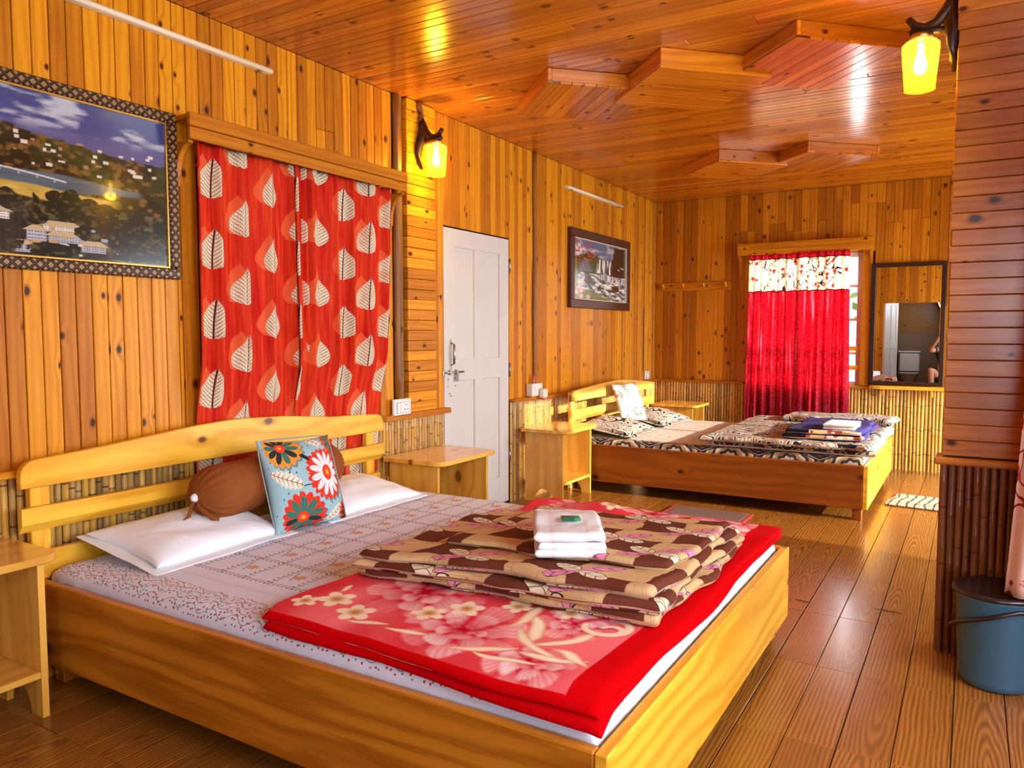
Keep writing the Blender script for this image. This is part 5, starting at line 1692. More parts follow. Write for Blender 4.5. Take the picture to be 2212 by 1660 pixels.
# ================================================================== CEILING ORNAMENTS: overlapping square panels hung with a corner towards the viewer
def ceiling_panel(label, cx, cy, hd, drop, along, mat=W_CEIL):
    """square turned by 45 degrees, half diagonal hd; planks run along 'L' (front-left) or 'R' (front-right) edges"""
    zb = ZC - drop
    t = thing('ceiling_panel', label, 'ceiling panel', (cx, cy, zb), 'wooden squares hung under the ceiling')
    side = hd * math.sqrt(2)
    h = side / 2
    t.rotation_euler = (0, 0, math.radians(45 if along == 'R' else -45))
    n = 9
    w = side / n
    for i in range(n):
        me = box_mesh(side, w - 0.0025, 0.014, mat, 0.002, 'x')
        o = bpy.data.objects.new('plank', me); COL.objects.link(o); o.parent = t
        o.location = (0, -h + w * (i + 0.5), 0.007)
    for k in range(4):
        me = box_mesh(side - (0.044 if k % 2 else 0.0), 0.022, drop - 0.016, mat, 0.003, 'x')
        o = bpy.data.objects.new('side_board', me); COL.objects.link(o); o.parent = t
        a = k * math.pi / 2
        o.location = ((h - 0.012) * math.sin(a), -(h - 0.012) * math.cos(a), 0.0145 + (drop - 0.016) / 2)
        o.rotation_euler = (0, 0, a)
    return t
ceiling_panel('left square of the front row of three on the ceiling', 1.00, 4.125, 0.440, 0.082, 'L')
ceiling_panel('middle square of the front row of three on the ceiling', 1.62, 4.155, 0.440, 0.100, 'R')
ceiling_panel('right square of the front row of three on the ceiling', 2.265, 4.150, 0.440, 0.083, 'L')
ceiling_panel('left square of the rear pair on the ceiling', 1.275, 6.37, 0.425, 0.098, 'R')
ceiling_panel('right square of the rear pair on the ceiling', 1.905, 6.485, 0.440, 0.082, 'L')

# ================================================================== PICTURES
def vnoise(x, y, seed):
    r = np.random.default_rng(seed)
    T = r.random((64, 64))
    xi, yi = np.floor(x).astype(int), np.floor(y).astype(int)
    fx, fy = x - xi, y - yi
    fx, fy = fx * fx * (3 - 2 * fx), fy * fy * (3 - 2 * fy)
    g_ = lambda i, j: T[np.mod(i, 64), np.mod(j, 64)]
    return (g_(xi, yi) * (1 - fx) + g_(xi + 1, yi) * fx) * (1 - fy) + (g_(xi, yi + 1) * (1 - fx) + g_(xi + 1, yi + 1) * fx) * fy
def fbm(x, y, seed, oct=4):
    return sum(vnoise(x * 2 ** k, y * 2 ** k, seed + k) * 0.5 ** k for k in range(oct)) / sum(0.5 ** k for k in range(oct))
def landscape_rgb(u, v):
    """u 0..1 left to right, v 0..1 bottom to top: sky and blue range, wooded hill, lake with bridge, field, town"""
    r = np.random.default_rng(5)
    A = lambda *c: np.array(c, dtype=float)
    c = np.zeros(u.shape + (3,)) + A(0.045, 0.06, 0.20)
    cl = fbm(u * 7, v * 16, 3)
    c = _mixn(c, (0.46, 0.47, 0.52), _ss(0.48, 0.70, cl) * _ss(0.72, 0.86, v))
    c = _mixn(c, (0.10, 0.09, 0.22), _ss(0.86, 0.78, v + 0.06 * fbm(u * 5, v * 2, 8)) * 0.8)
    hill = 0.735 + 0.05 * fbm(u * 5, 0 * u, 11) + 0.03 * np.sin(u * 5 + 0.6) - 0.035 * u
    edge = hill + 0.03 * (fbm(u * 40, v * 40, 12) - 0.5)
    nf = fbm(u * 34, v * 34, 14)
    wood_c = A(0.016, 0.012, 0.004) + (A(0.20, 0.095, 0.02) - A(0.016, 0.012, 0.004)) * _ss(0.45, 0.78, nf)[..., None]
    wood_c = wood_c + (A(0.06, 0.075, 0.015) - wood_c) * (_ss(0.5, 0.7, fbm(u * 6, v * 6, 20)) * 0.4)[..., None]
    c = c + (wood_c - c) * _ss(0.004, -0.004, v - edge)[..., None]
    for i in range(46):                                   # scattered houses on the hill
        hu, hv = r.uniform(0, 0.98), r.uniform(0.55, 0.74)
        w, h = r.uniform(0.004, 0.013), r.uniform(0.004, 0.010)
        c = _mixn(c, (0.66, 0.60, 0.50) if r.random() < 0.7 else (0.35, 0.18, 0.10), _ss(0.003, -0.001, np.maximum(np.abs(u - hu) - w, np.abs(v - hv) - h)))
    lake_top = 0.545 - 0.06 * u + 0.008 * np.sin(u * 14)
    lake_bot = 0.415 + 0.05 * np.abs(u - 0.30) ** 1.1 + 0.01 * np.sin(u * 9)
    lake = _ss(0.006, -0.006, v - lake_top) * _ss(-0.006, 0.006, v - lake_bot) * _ss(0.90, 0.84, u)
    water = A(0.035, 0.055, 0.075) + (A(0.13, 0.17, 0.20) - A(0.035, 0.055, 0.075)) * fbm(u * 5, v * 40, 30)[..., None]
    c = c + (water - c) * lake[..., None]
    br = 0.525 - 0.10 * (u - 0.10) ** 2 * 2.2
    c = _mixn(c, (0.62, 0.58, 0.54), _ss(0.006, 0.003, np.abs(v - br)) * (u < 0.56))
    for k in range(8):
        pu = 0.06 + k * 0.065
        c = _mixn(c, (0.40, 0.38, 0.36), _ss(0.004, 0.002, np.abs(u - pu)) * (v < 0.525 - 0.22 * (pu - 0.10) ** 2) * (v > 0.505 - 0.22 * (pu - 0.10) ** 2))
    fld = _ss(0.008, -0.008, np.abs(v - (0.395 + 0.015 * np.sin(u * 7))) - (0.040 - 0.05 * np.abs(u - 0.45))) * _ss(0.80, 0.70, u)
    fc = A(0.30, 0.17, 0.02) + (A(0.72, 0.48, 0.10) - A(0.30, 0.17, 0.02)) * fbm(u * 14, v * 50, 40)[..., None]
    c = c + (fc - c) * fld[..., None]
    low = _ss(0.006, -0.006, v - (0.345 + 0.03 * (fbm(u * 18, v * 3, 50) - 0.5)))
    ln = fbm(u * 24, v * 24, 52)
    lc = A(0.010, 0.011, 0.005) + (A(0.13, 0.10, 0.035) - A(0.010, 0.011, 0.005)) * _ss(0.45, 0.8, ln)[..., None]
    c = c + (lc - c) * low[..., None]
    def house(c, hu, hv, w, h, wall=(0.68, 0.63, 0.55), roof=(0.50, 0.36, 0.20), rows=3):
        m = _ss(0.003, -0.002, np.maximum(np.abs(u - hu) - w, np.abs(v - hv) - h))
        c = _mixn(c, wall, m)
        q = np.mod((v - hv + h) / (2 * h) * rows, 1.0)
        wn = (np.mod((u - hu) * 90, 1.0) > 0.3)
        c = _mixn(c, (0.10, 0.06, 0.05), m * (q > 0.45) * (q < 0.85) * wn * 0.85)
        dv = v - hv - h
        return _mixn(c, roof, _ss(0.003, -0.002, np.maximum(np.abs(dv - 0.016) - 0.016, np.abs(u - hu) - (w + 0.014 - dv * 1.1))))
    for q in ((0.19, 0.255, 0.075, 0.028), (0.30, 0.235, 0.045, 0.022), (0.535, 0.185, 0.070, 0.016), (0.24, 0.185, 0.05, 0.02), (0.56, 0.125, 0.075, 0.018), (0.44, 0.135, 0.035, 0.03), (0.38, 0.05, 0.05, 0.02), (0.66, 0.08, 0.05, 0.02), (0.12, 0.07, 0.05, 0.02)):
        c = house(c, *q, wall=(0.68, 0.63, 0.55) if q[1] > 0.15 else (0.40, 0.42, 0.46))
    for i in range(26):
        hu, hv = r.uniform(0.4, 0.95), r.uniform(0.03, 0.22)
        c = _mixn(c, [(0.66, 0.6, 0.5), (0.5, 0.3, 0.12), (0.3, 0.34, 0.42)][i % 3], _ss(0.003, -0.001, np.maximum(np.abs(u - hu) - r.uniform(0.006, 0.018), np.abs(v - hv) - r.uniform(0.004, 0.010))))
    def tree_(c, tu, tv, w, h, kind):
        q = np.clip((v - tv) / h, 0, 1)
        sh = np.sqrt(np.clip(q * (1 - q) * 4, 0, 1)) if kind else (1 - q) ** 0.7 * np.sqrt(np.clip(q * 8, 0, 1))
        e = w * sh * (0.7 + 0.6 * fbm(u * 60, v * 60, int(tu * 900) + 60)) - np.abs(u - tu - 0.006 * np.sin(v * 60))
        m = _ss(-0.003, 0.003, e) * (v > tv) * (v < tv + h)
        col_ = A(0.008, 0.010, 0.004) + (A(0.09, 0.065, 0.018) - A(0.008, 0.010, 0.004)) * _ss(0.5, 0.8, fbm(u * 50, v * 50, 77))[..., None]
        return c + (col_ - c) * m[..., None]
    for q in ((0.06, 0.18, 0.050, 0.27, 0), (0.27, 0.26, 0.034, 0.19, 1), (0.345, 0.27, 0.034, 0.13, 1), (0.44, 0.20, 0.040, 0.19, 0), (0.515, 0.27, 0.036, 0.15, 1), (0.575, 0.24, 0.050, 0.20, 1), (0.655, 0.22, 0.055, 0.18, 1),
              (0.72, 0.16, 0.06, 0.22, 1), (0.80, 0.10, 0.06, 0.20, 1), (0.16, 0.10, 0.035, 0.15, 0), (0.62, 0.13, 0.03, 0.10, 1), (0.30, 0.02, 0.09, 0.13, 1), (0.50, 0.0, 0.10, 0.10, 1), (0.88, 0.0, 0.12, 0.24, 1), (0.02, 0.0, 0.10, 0.14, 1)):
        c = tree_(c, *q)
    return c
def painted_print(me_name, w, h, fn, nu, nv):
    """flat print as a dense sheet with one colour per vertex"""
    me = grid(me_name, nu, nv, lambda A_, B_: (0 * A_, (A_ - 0.5) * w, B_ * h), PRINTMAT, smooth=False)
    A_, B_ = np.meshgrid(np.linspace(0, 1, nu), np.linspace(0, 1, nv), indexing='ij')
    rgb = fn(A_, B_).reshape(-1, 3)
    ca = me.color_attributes.new('print', 'FLOAT_COLOR', 'POINT')
    ca.data.foreach_set('color', np.concatenate([rgb, np.ones((len(rgb), 1))], 1).astype(np.float32).ravel())
    return me
begin('glazed_print')
_at = node('ShaderNodeAttribute', attribute_name='print')
PRINTMAT = finish(_at.outputs['Color'], 0.18, coat=0.6, coat_r=0.03)
def waterfall_mat():
    begin('waterfall_print')
    u, v = UV()
    nf = noise(u * 22.0, v * 22.0, 0.0, 1.0, 4.0, 0.65)
    n = noise(u * 4.0, v * 4.0, 3.0, 1.0, 3.0)
    c = mixc((0.10, 0.14, 0.24), (0.62, 0.62, 0.60), sst(0.45, 0.65, noise(u * 5.0, v * 8.0, 7.0, 1.0, 3.0)))
    forest = mixc((0.02, 0.03, 0.010), (0.10, 0.12, 0.02), nf)
    c = mixc(c, forest, sst(0.01, -0.01, v - 0.80 + absn(u - 0.30) * 0.35 - (n - 0.5) * 0.12) * sst(0.56, 0.53, u))
    c = mixc(c, mixc((0.012, 0.008, 0.006), (0.06, 0.035, 0.015), nf), sst(0.70, 0.74, u + (v - 0.7) * -0.18 + (n - 0.5) * 0.06) * gt(v, 0.40) * gt(0.97, v))
    c = mixc(c, (0.16, 0.20, 0.25), sst(0.10, 0.04, absn(u - 0.22) - (0.60 - v) * 0.5) * gt(v, 0.48) * gt(0.70, v) * 0.7)
    fall = sst(0.02, -0.01, absn(u - 0.575 - (0.65 - v) * -0.06) - 0.125 - (0.66 - v) * 0.10) * gt(v, 0.475) * gt(0.715, v)
    st = sst(0.42, 0.60, noise(u * 34.0, v * 3.0, 1.0, 1.0, 2.0))
    c = mixc(c, mixc((0.03, 0.03, 0.03), (0.86, 0.84, 0.78), st), fall)
    riv = sst(0.46, 0.44, v + (n - 0.5) * 0.05)
    rv = sst(0.42, 0.62, noise(u * 6.0 - v * 5.0, v * 18.0 + u * 6.0, 5.0, 1.0, 4.0, 0.6))
    c = mixc(c, mixc((0.05, 0.075, 0.07), (0.86, 0.83, 0.74), rv), riv)
    f2 = sst(0.01, -0.005, absn(v - 0.40 + (u - 0.7) * 0.08) - 0.045) * sst(0.45, 0.55, u)
    c = mixc(c, mixc((0.20, 0.19, 0.19), (0.80, 0.77, 0.76), sst(0.4, 0.6, noise(u * 40.0, v * 4.0, 9.0))), f2)
    for cx, cy, rx, ry in ((0.27, 0.33, 0.075, 0.065), (0.80, 0.24, 0.075, 0.06), (0.46, 0.03, 0.08, 0.05), (0.08, 0.46, 0.05, 0.06)):
        e = length((u - cx) / rx, (v - cy) / ry) + (nf - 0.5) * 0.6
        c = mixc(c, mixc((0.045, 0.018, 0.008), (0.11, 0.05, 0.02), nf), sst(1.05, 0.9, e))
    c = mixc(c, (0.10, 0.02, 0.012), sst(0.006, -0.004, mx(absn(u - 0.50) - 0.065, absn(v - 0.222) - 0.014)))
    c = mixc(c, (0.10, 0.02, 0.012), sst(0.006, -0.004, mx(absn(u - 0.49) - 0.012, absn(v - 0.250) - 0.028)))
    veg = mx(sst(0.10, 0.06, u + (nf - 0.5) * 0.12), sst(0.20, 0.15, v + (nf - 0.5) * 0.10 + absn(u - 0.28) * 0.35))
    c = mixc(c, mixc((0.04, 0.07, 0.01), (0.30, 0.30, 0.05), nf), veg * gt(0.66, v))
    for cx, cy in ((0.07, 0.12), (0.15, 0.155), (0.15, 0.065), (0.27, 0.06), (0.12, 0.215)):
        c = mixc(c, mixc((0.70, 0.22, 0.20), (0.86, 0.62, 0.52), nf), sst(0.042, 0.034, length(u - cx, (v - cy) * 1.0)))
    bl, ba, bb_ = voro(u, v, 24.0)
    red = sst(0.30, 0.18, length(u - 0.14, (v - 0.86) * 0.85)) + sst(0.16, 0.08, length(u - 0.30, v - 0.82))
    c = mixc(c, (0.60, 0.06, 0.04), sst(0.42, 0.30, bl) * gt(ba, 0.35) * mn(red, 1.0))
    for bx, by in ((0.86, 0.58), (0.92, 0.62), (0.95, 0.61)):
        e = absn(absn(u - bx) * 0.6 - (v - by)) + absn(u - bx) * 0.25
        c = mixc(c, (0.85, 0.83, 0.8), sst(0.010, 0.006, e))
    return finish(c, 0.2, coat=0.4, coat_r=0.05)
begin('carved_lattice_frame')
_u, _v = UV()
_a = absn(fract((_u + _v) * 26.0) - 0.5); _b = absn(fract((_u - _v) * 26.0) - 0.5)
_k = mx(_a, _b)
LATTICE = finish(mixc((0.035, 0.012, 0.006), (0.30, 0.16, 0.05), sst(0.36, 0.30, _k)), 0.35, sst(0.44, 0.28, _k), 0.006, 0.8)
GILT = plain('gilt_line', (0.62, 0.36, 0.07), 0.3, metal=0.7)
FRAME_D = plain('frame_side_dark', (0.035, 0.012, 0.007), 0.4)
begin('ribbed_brown_frame')
_u, _v = UV()
RIBBED = finish(mixc((0.05, 0.014, 0.008), (0.12, 0.035, 0.015), sst(0.2, 0.4, absn(fract((_u + _v) * 70.0) - 0.5))), 0.35, sst(0.2, 0.4, absn(fract((_u + _v) * 70.0) - 0.5)), 0.003, 0.6)
def picture(label, y0, y1, z0, z1, fw, print_m, frame_m, line_m, depth=0.030):
    t = thing('picture', label, 'picture', (0.0, (y0 + y1) / 2, z0), 'framed pictures on the left wall')
    box('backing', (0.001, 0.012), (y0 + 0.01, y1 - 0.01), (z0 + 0.01, z1 - 0.01), FRAME_D, t, 0.001, 'y')
    def bar(ya, yb, za, zb, lg):
        o = box('frame_bar', (0.002, depth), (ya, yb), (za, zb), frame_m, t, 0.006, lg)
    bar(y0, y1, z1 - fw, z1, 'y'); bar(y0, y1, z0, z0 + fw, 'y')
    bar(y0, y0 + fw, z0 + fw, z1 - fw, 'z'); bar(y1 - fw, y1, z0 + fw, z1 - fw, 'z')
    l = 0.008
    for ya, yb, za, zb in ((y0 + fw, y1 - fw, z1 - fw - l, z1 - fw), (y0 + fw, y1 - fw, z0 + fw, z0 + fw + l), (y0 + fw, y0 + fw + l, z0 + fw + l, z1 - fw - l), (y1 - fw - l, y1 - fw, z0 + fw + l, z1 - fw - l)):
        box('inner_line', (0.010, depth - 0.008), (ya, yb), (za, zb), line_m, t, 0.001)
    a, b, c_, d_ = y0 + fw, y1 - fw, z0 + fw, z1 - fw
    me = make_mesh('print', [(0, a - (a + b) / 2, 0), (0, b - (a + b) / 2, 0), (0, b - (a + b) / 2, d_ - c_), (0, a - (a + b) / 2, d_ - c_)], [[0, 1, 2, 3]], print_m or WHITE_P, [(0, 0), (1, 0), (1, 1), (0, 1)])
    if print_m is None: me = painted_print('print', b - a, d_ - c_, landscape_rgb, 420, 300)
    mobj('print', me, (0.014, (a + b) / 2, c_), t)
    return t
picture('large framed landscape of a lake and town beside red curtain', 1.07, 2.135, 1.519, 2.226, 0.046, None, LATTICE, GILT)
picture('framed waterfall picture above the far bed', 5.897, 7.208, 1.510, 2.196, 0.075, waterfall_mat(), RIBBED, plain('cream_line', (0.7, 0.6, 0.45), 0.4), 0.04)

# ================================================================== HOOK RAIL
t = thing('hook_rail', 'wooden coat hook rail with four pegs on the end wall', 'hook rail', (0.43, YB, 1.745))
box('board', (0.04, 0.825), (YB - 0.020, YB - 0.002), (1.745, 1.832), W_WALLB, t, 0.003, 'x')
for x in (0.093, 0.316, 0.538, 0.769):
    mobj('peg', tube('peg', [(x, YB - 0.018, 1.785), (x + 0.004, YB - 0.045, 1.782), (x + 0.008, YB - 0.062, 1.795), (x + 0.01, YB - 0.066, 1.818)], [0.012, 0.011, 0.012, 0.009], W_BED, 8), (0, 0, 0), t)

# ================================================================== MIRROR AND SHELF
MIRROR = plain('mirror_glass', (0.86, 0.86, 0.86), 0.005, metal=1.0)
t = thing('mirror', 'dark framed wall mirror beside the crimson curtain', 'mirror', (2.465, YB - 0.030, 0.800))
W2, HH = 0.311, 1.145
def mb(nm, xr, zr, yr, m):
    me = box_mesh(xr[1] - xr[0], yr[1] - yr[0], zr[1] - zr[0], m, 0.004 if m is not MIRROR else 0.0005, 'z')
    o = bpy.data.objects.new(nm, me); COL.objects.link(o); o.parent = t
    o.location = ((xr[0] + xr[1]) / 2, (yr[0] + yr[1]) / 2, (zr[0] + zr[1]) / 2)
mb('frame_post', (-W2, -W2 + 0.04), (0, HH), (-0.014, 0.012), W_DARK); mb('frame_post', (W2 - 0.04, W2), (0, HH), (-0.014, 0.012), W_DARK)
mb('frame_rail', (-W2 + 0.04, W2 - 0.04), (0, 0.035), (-0.014, 0.012), W_DARK); mb('frame_rail', (-W2 + 0.04, W2 - 0.04), (HH - 0.04, HH), (-0.014, 0.012), W_DARK)
mb('glass', (-W2 + 0.035, W2 - 0.035), (0.03, HH - 0.035), (-0.006, 0.004), MIRROR)
t.rotation_euler = (0, 0, math.radians(1.6))
t = thing('shelf', 'pale rounded wooden shelf under the dark framed mirror', 'shelf', (2.47, YB - 0.05, 0.757))
poly = [(2.160, YB - 0.048), (2.17, YB - 0.085), (2.20, YB - 0.115), (2.26, YB - 0.130), (2.785, YB - 0.130), (2.785, YB - 0.048)]
mobj('board', prism('board', [(a - 2.47, b - YB) for a, b in poly], 0.034, W_BED, 'xy', 0.004), (2.47, YB, 0.762), t)
for x in (2.28, 2.68):
    box('bracket', (x, x + 0.02), (YB - 0.11, YB - 0.048), (0.700, 0.762), W_BED, t, 0.003, 'z')

# ================================================================== SWITCHES AND SOCKETS
SW_GAP = plain('switch_gap', (0.32, 0.30, 0.27), 0.5)
def rocker_plate(label, x0, yc, zc, w, h, sockets, switches, depth=0.022):
    t = thing('switchboard', label, 'switch', (x0, yc, zc - h / 2))
    box('plate', (x0, x0 + depth), (yc - w / 2, yc + w / 2), (zc - h / 2, zc + h / 2), WHITE_P, t, 0.005, 'y')
    xf = x0 + depth
    iw, ih = w * 0.72, h * 0.60
    box('bezel', (xf - 0.001, xf + 0.0015), (yc - iw / 2 - 0.003, yc + iw / 2 + 0.003), (zc - ih / 2 - 0.003, zc + ih / 2 + 0.003), SW_GAP, t, 0.0005, 'y')
    n = switches + sockets * 2
    cw = iw / n
    for i in range(switches):
        box('rocker', (xf, xf + 0.006), (yc - iw / 2 + cw * i + 0.001, yc - iw / 2 + cw * (i + 1) - 0.001), (zc - ih / 2, zc + ih / 2), WHITE_P, t, 0.002, 'z')
    for i in range(sockets):
        a = yc - iw / 2 + cw * (switches + 2 * i)
        b = a + 2 * cw
        s = box('socket', (xf, xf + 0.003), (a + 0.001, b - 0.001), (zc - ih / 2, zc + ih / 2), WHITE_P, t, 0.001, 'z')
        ym = (a + b) / 2
        for dy, dz in ((0, ih * 0.24), (-cw * 0.45, -ih * 0.18), (cw * 0.45, -ih * 0.18)):
            hh_ = mobj('hole', lathe('hole', [(0.0001, 0.0006), (0.0042, 0.0006), (0.0042, 0.0)], BLACKISH, 8), (xf + 0.003, ym + dy, zc + dz), s)
            hh_.rotation_euler = (0, math.pi / 2, 0)
    return t
rocker_plate('white switch and socket plate beside the red leaf curtain', 0.030, 3.612, 0.838, 0.160, 0.105, 1, 2)
t = thing('socket_box', 'white socket box with charger plugged in, on the dado ledge', 'socket', (0.0, 5.275, 0.792))
box('body', (0.002, 0.060), (5.190, 5.355), (0.792, 0.892), WHITE_P, t, 0.005, 'y')
box('rocker', (0.060, 0.066), (5.235, 5.262), (0.815, 0.868), WHITE_P, t, 0.002, 'z')
box('socket', (0.060, 0.063), (5.270, 5.335), (0.812, 0.872), WHITE_P, t, 0.002, 'z')
t = thing('charger', 'white plug-in charger hanging in the socket box', 'charger', (0.064, 5.315, 0.775))
box('body', (0.0645, 0.115), (5.285, 5.350), (0.775, 0.850), WHITE_P, t, 0.012, 'z')
box('base', (0.070, 0.112), (5.290, 5.346), (0.762, 0.776), plain('reddish_plastic', (0.5, 0.10, 0.05), 0.4), t, 0.004, 'y')
t = thing('bottle', 'tiny red-capped bottle standing on the white socket box', 'bottle', (0.032, 5.255, 0.893))
mobj('body', lathe('body', [(0.0001, 0), (0.014, 0), (0.015, 0.004), (0.015, 0.028), (0.010, 0.036), (0.008, 0.040)], plain('clear_red', (0.45, 0.12, 0.08), 0.15), 14), (0.032, 5.255, 0.893), t)
mobj('cap', lathe('cap', [(0.011, 0.036), (0.012, 0.040), (0.011, 0.058), (0.006, 0.063), (0.005, 0.080), (0.0001, 0.082)], plain('red_cap', (0.60, 0.02, 0.015), 0.35), 14), (0.032, 5.255, 0.893), t)
rocker_plate('single white switch in the far corner above the headboard', 0.002, 7.775, 0.842, 0.13, 0.088, 0, 1, 0.016)

# ================================================================== FLOOR THINGS
begin('red_edge_mat_pile')
_u, _v = UV()
_n = noise(_u * 160, _v * 160, 0.0, 1.0, 3.0, 0.8)
MATP = finish(mixc((0.26, 0.15, 0.12), (0.06, 0.015, 0.012), sst(0.42, 0.58, _n)), 0.95, _n, 0.006, 0.8)
MATB = plain('mat_binding', (0.32, 0.02, 0.02), 0.9)
t = thing('mat', 'maroon bound speckled mat on the floor beside the far bed', 'mat', (1.42, 5.32, 0.0))
mobj('pile', slab('pile', 0.265, 0.150, 0.012, MATP, 30, 20, 0.01), (1.42, 5.30, 0.007), t)
for xr, yr in (((1.13, 1.155), (5.15, 5.45)), ((1.685, 1.71), (5.15, 5.45)), ((1.155, 1.685), (5.15, 5.172)), ((1.155, 1.685), (5.428, 5.45))):
    box('binding', xr, yr, (0.001, 0.012), MATB, t, 0.003)
begin('striped_mat_yarn')
_u, _v = UV()
_s = fract((_u * 1.0 + (noise(_u * 9, _v * 9, 0.0) - 0.5) * 0.05) * 17.0)
_c = mixc((0.50, 0.49, 0.42), (0.05, 0.055, 0.075), sst(0.55, 0.62, _s) * sst(0.85, 0.78, _s))
_c = mixc(_c, (0.44, 0.42, 0.18), sst(0.05, 0.10, _s) * sst(0.24, 0.18, _s))
_c = mixc(_c, (0.55, 0.25, 0.25), sst(0.86, 0.90, _s) * 0.6)
STRIPE = finish(_c, 0.95, noise(_u * 200, _v * 200, 0.0), 0.005, 0.6)
t = put_rot('mat', slab('mat', 0.34, 0.235, 0.014, STRIPE, 36, 28, 0.012, warp=lambda X, Y: (X + 0.01 * np.sin(Y * 14), Y)), (2.83, 6.49, 0.008), (0, 0, math.radians(-6)), 'pale striped mat on the floor behind the stub wall', 'mat')

# blue bucket with a dark lid and handle
BLUE = plain('blue_plastic', (0.035, 0.10, 0.16), 0.35)
LIDM = plain('dark_lid', (0.018, 0.008, 0.008), 0.25)
t = thing('bucket', 'blue plastic bucket with dark lid beside the stub wall', 'bucket', (3.105, 3.270, 0.0))
mobj('body', lathe('body', [(0.0001, 0.004), (0.110, 0.004), (0.118, 0.010), (0.121, 0.03), (0.136, 0.325), (0.139, 0.330), (0.1385, 0.338), (0.133, 0.338), (0.117, 0.02), (0.0001, 0.015)], BLUE, 48), (3.105, 3.270, 0.0), t)
mobj('lid', lathe('lid', [(0.0001, 0.352), (0.120, 0.350), (0.135, 0.356), (0.147, 0.352), (0.149, 0.340), (0.1395, 0.336), (0.1395, 0.3385), (0.0001, 0.340)], LIDM, 48), (3.105, 3.270, 0.0), t)
hp_ = [(3.105 - 0.146 * math.cos(a), 3.270 - 0.150 * math.sin(a), 0.190 + 0.125 * min(1.0, max(0.0, a / 1.9)) ** 0.9) for a in np.linspace(-0.05, math.pi * 0.95, 16)]
mobj('handle', tube('handle', hp_, 0.008, LIDM, 8), (0, 0, 0), t)
for q, lab in (((2.700, 3.865), 'thin dark twig lying on the tiles near the stub wall'), ((2.335, 3.80), 'tiny dark twig on the tiles by the foot of near bed')):
    k_ = 1.0 if q[0] > 2.5 else 0.6
    o = tag(mobj('twig', tube('twig', [(-0.055 * k_, 0.006, 0.003), (-0.01 * k_, 0.0, 0.004), (0.02 * k_, 0.003, 0.003), (0.06 * k_, -0.004, 0.003)], [0.0012, 0.002, 0.0018, 0.001], BLACKISH, 6), (q[0], q[1], 0.0)), lab, 'twig')
# ================================================================== OUTSIDE
GRASSY = plain('garden_ground', (0.10, 0.16, 0.04), 0.9)
structure(mobj('ground', boxes_mesh('ground', [((-14, 20), (YB + 0.3, 30), (-0.6, -0.5)), ((XR + 0.3, 30), (-14, YB + 0.3), (-0.6, -0.5)), ((-20, -0.3), (-14, YB + 0.3), (-0.6, -0.5))], GRASSY), (0, 0, 0)), 'garden ground outside the windows')
LEAFM = plain('green_foliage', (0.10, 0.24, 0.05), 0.7, transl=0.3)
BARK = plain('bark', (0.10, 0.06, 0.03), 0.9)
def tree(label, x, y, h, seed):
    r = random.Random(seed)
    t = thing('tree', label, 'tree', (x, y, -0.5), 'trees outside the far window')
    mobj('trunk', tube('trunk', [(x, y, -0.5), (x + 0.1, y, 0.6), (x + 0.05, y + 0.1, h * 0.6)], [0.12, 0.09, 0.04], BARK, 8), (0, 0, 0), t)
    verts, faces = [], []
    for i in range(900):
        a, b = r.uniform(0, 6.28), math.acos(r.uniform(-1, 1))
        rr = r.uniform(0.55, 1.0)
        c = Vector((x + 1.15 * rr * math.sin(b) * math.cos(a), y + 1.0 * rr * math.sin(b) * math.sin(a), h * 0.62 + 1.2 * rr * math.cos(b)))
        d1 = Vector((r.uniform(-1, 1), r.uniform(-1, 1), r.uniform(-1, 1))).normalized() * r.uniform(0.07, 0.14)
        d2 = d1.cross(Vector((r.uniform(-1, 1), r.uniform(-1, 1), 1))).normalized() * d1.length * 0.5
        k = len(verts)
        verts += [c - d1, c + d2, c + d1, c - d2]
        faces.append([k, k + 1, k + 2, k + 3])
    o = mobj('foliage', make_mesh('foliage', verts, faces, LEAFM), (0, 0, 0), t)
    o['kind'] = 'stuff'
tree('green leafy tree outside, behind the far window frame', 2.75, 11.2, 2.6, 1)

# ================================================================== WASHROOM TOILET (seen in the mirror)
CERAM = plain('white_ceramic', (0.75, 0.74, 0.72), 0.15)
t = thing('toilet', 'white toilet with cistern inside the washroom, seen in the mirror', 'toilet', (2.42, YR - 1.75, 0.0))
mobj('pedestal', lathe('pedestal', [(0.0001, 0), (0.13, 0), (0.125, 0.04), (0.10, 0.18), (0.15, 0.30), (0.19, 0.38), (0.195, 0.40), (0.15, 0.40), (0.12, 0.30), (0.0001, 0.22)], CERAM, 28), (2.42, YR - 1.68, 0.0), t)
mobj('seat', lathe('seat', [(0.12, 0.402), (0.20, 0.402), (0.205, 0.415), (0.19, 0.428), (0.125, 0.426)], CERAM, 28), (2.42, YR - 1.68, 0.0), t)
box('cistern', (2.21, 2.63), (YR - 2.13, YR - 1.93), (0.42, 0.86), CERAM, t, 0.03, 'x')
box('cistern_lid', (2.20, 2.64), (YR - 2.14, YR - 1.92), (0.86, 0.895), CERAM, t, 0.012, 'x')

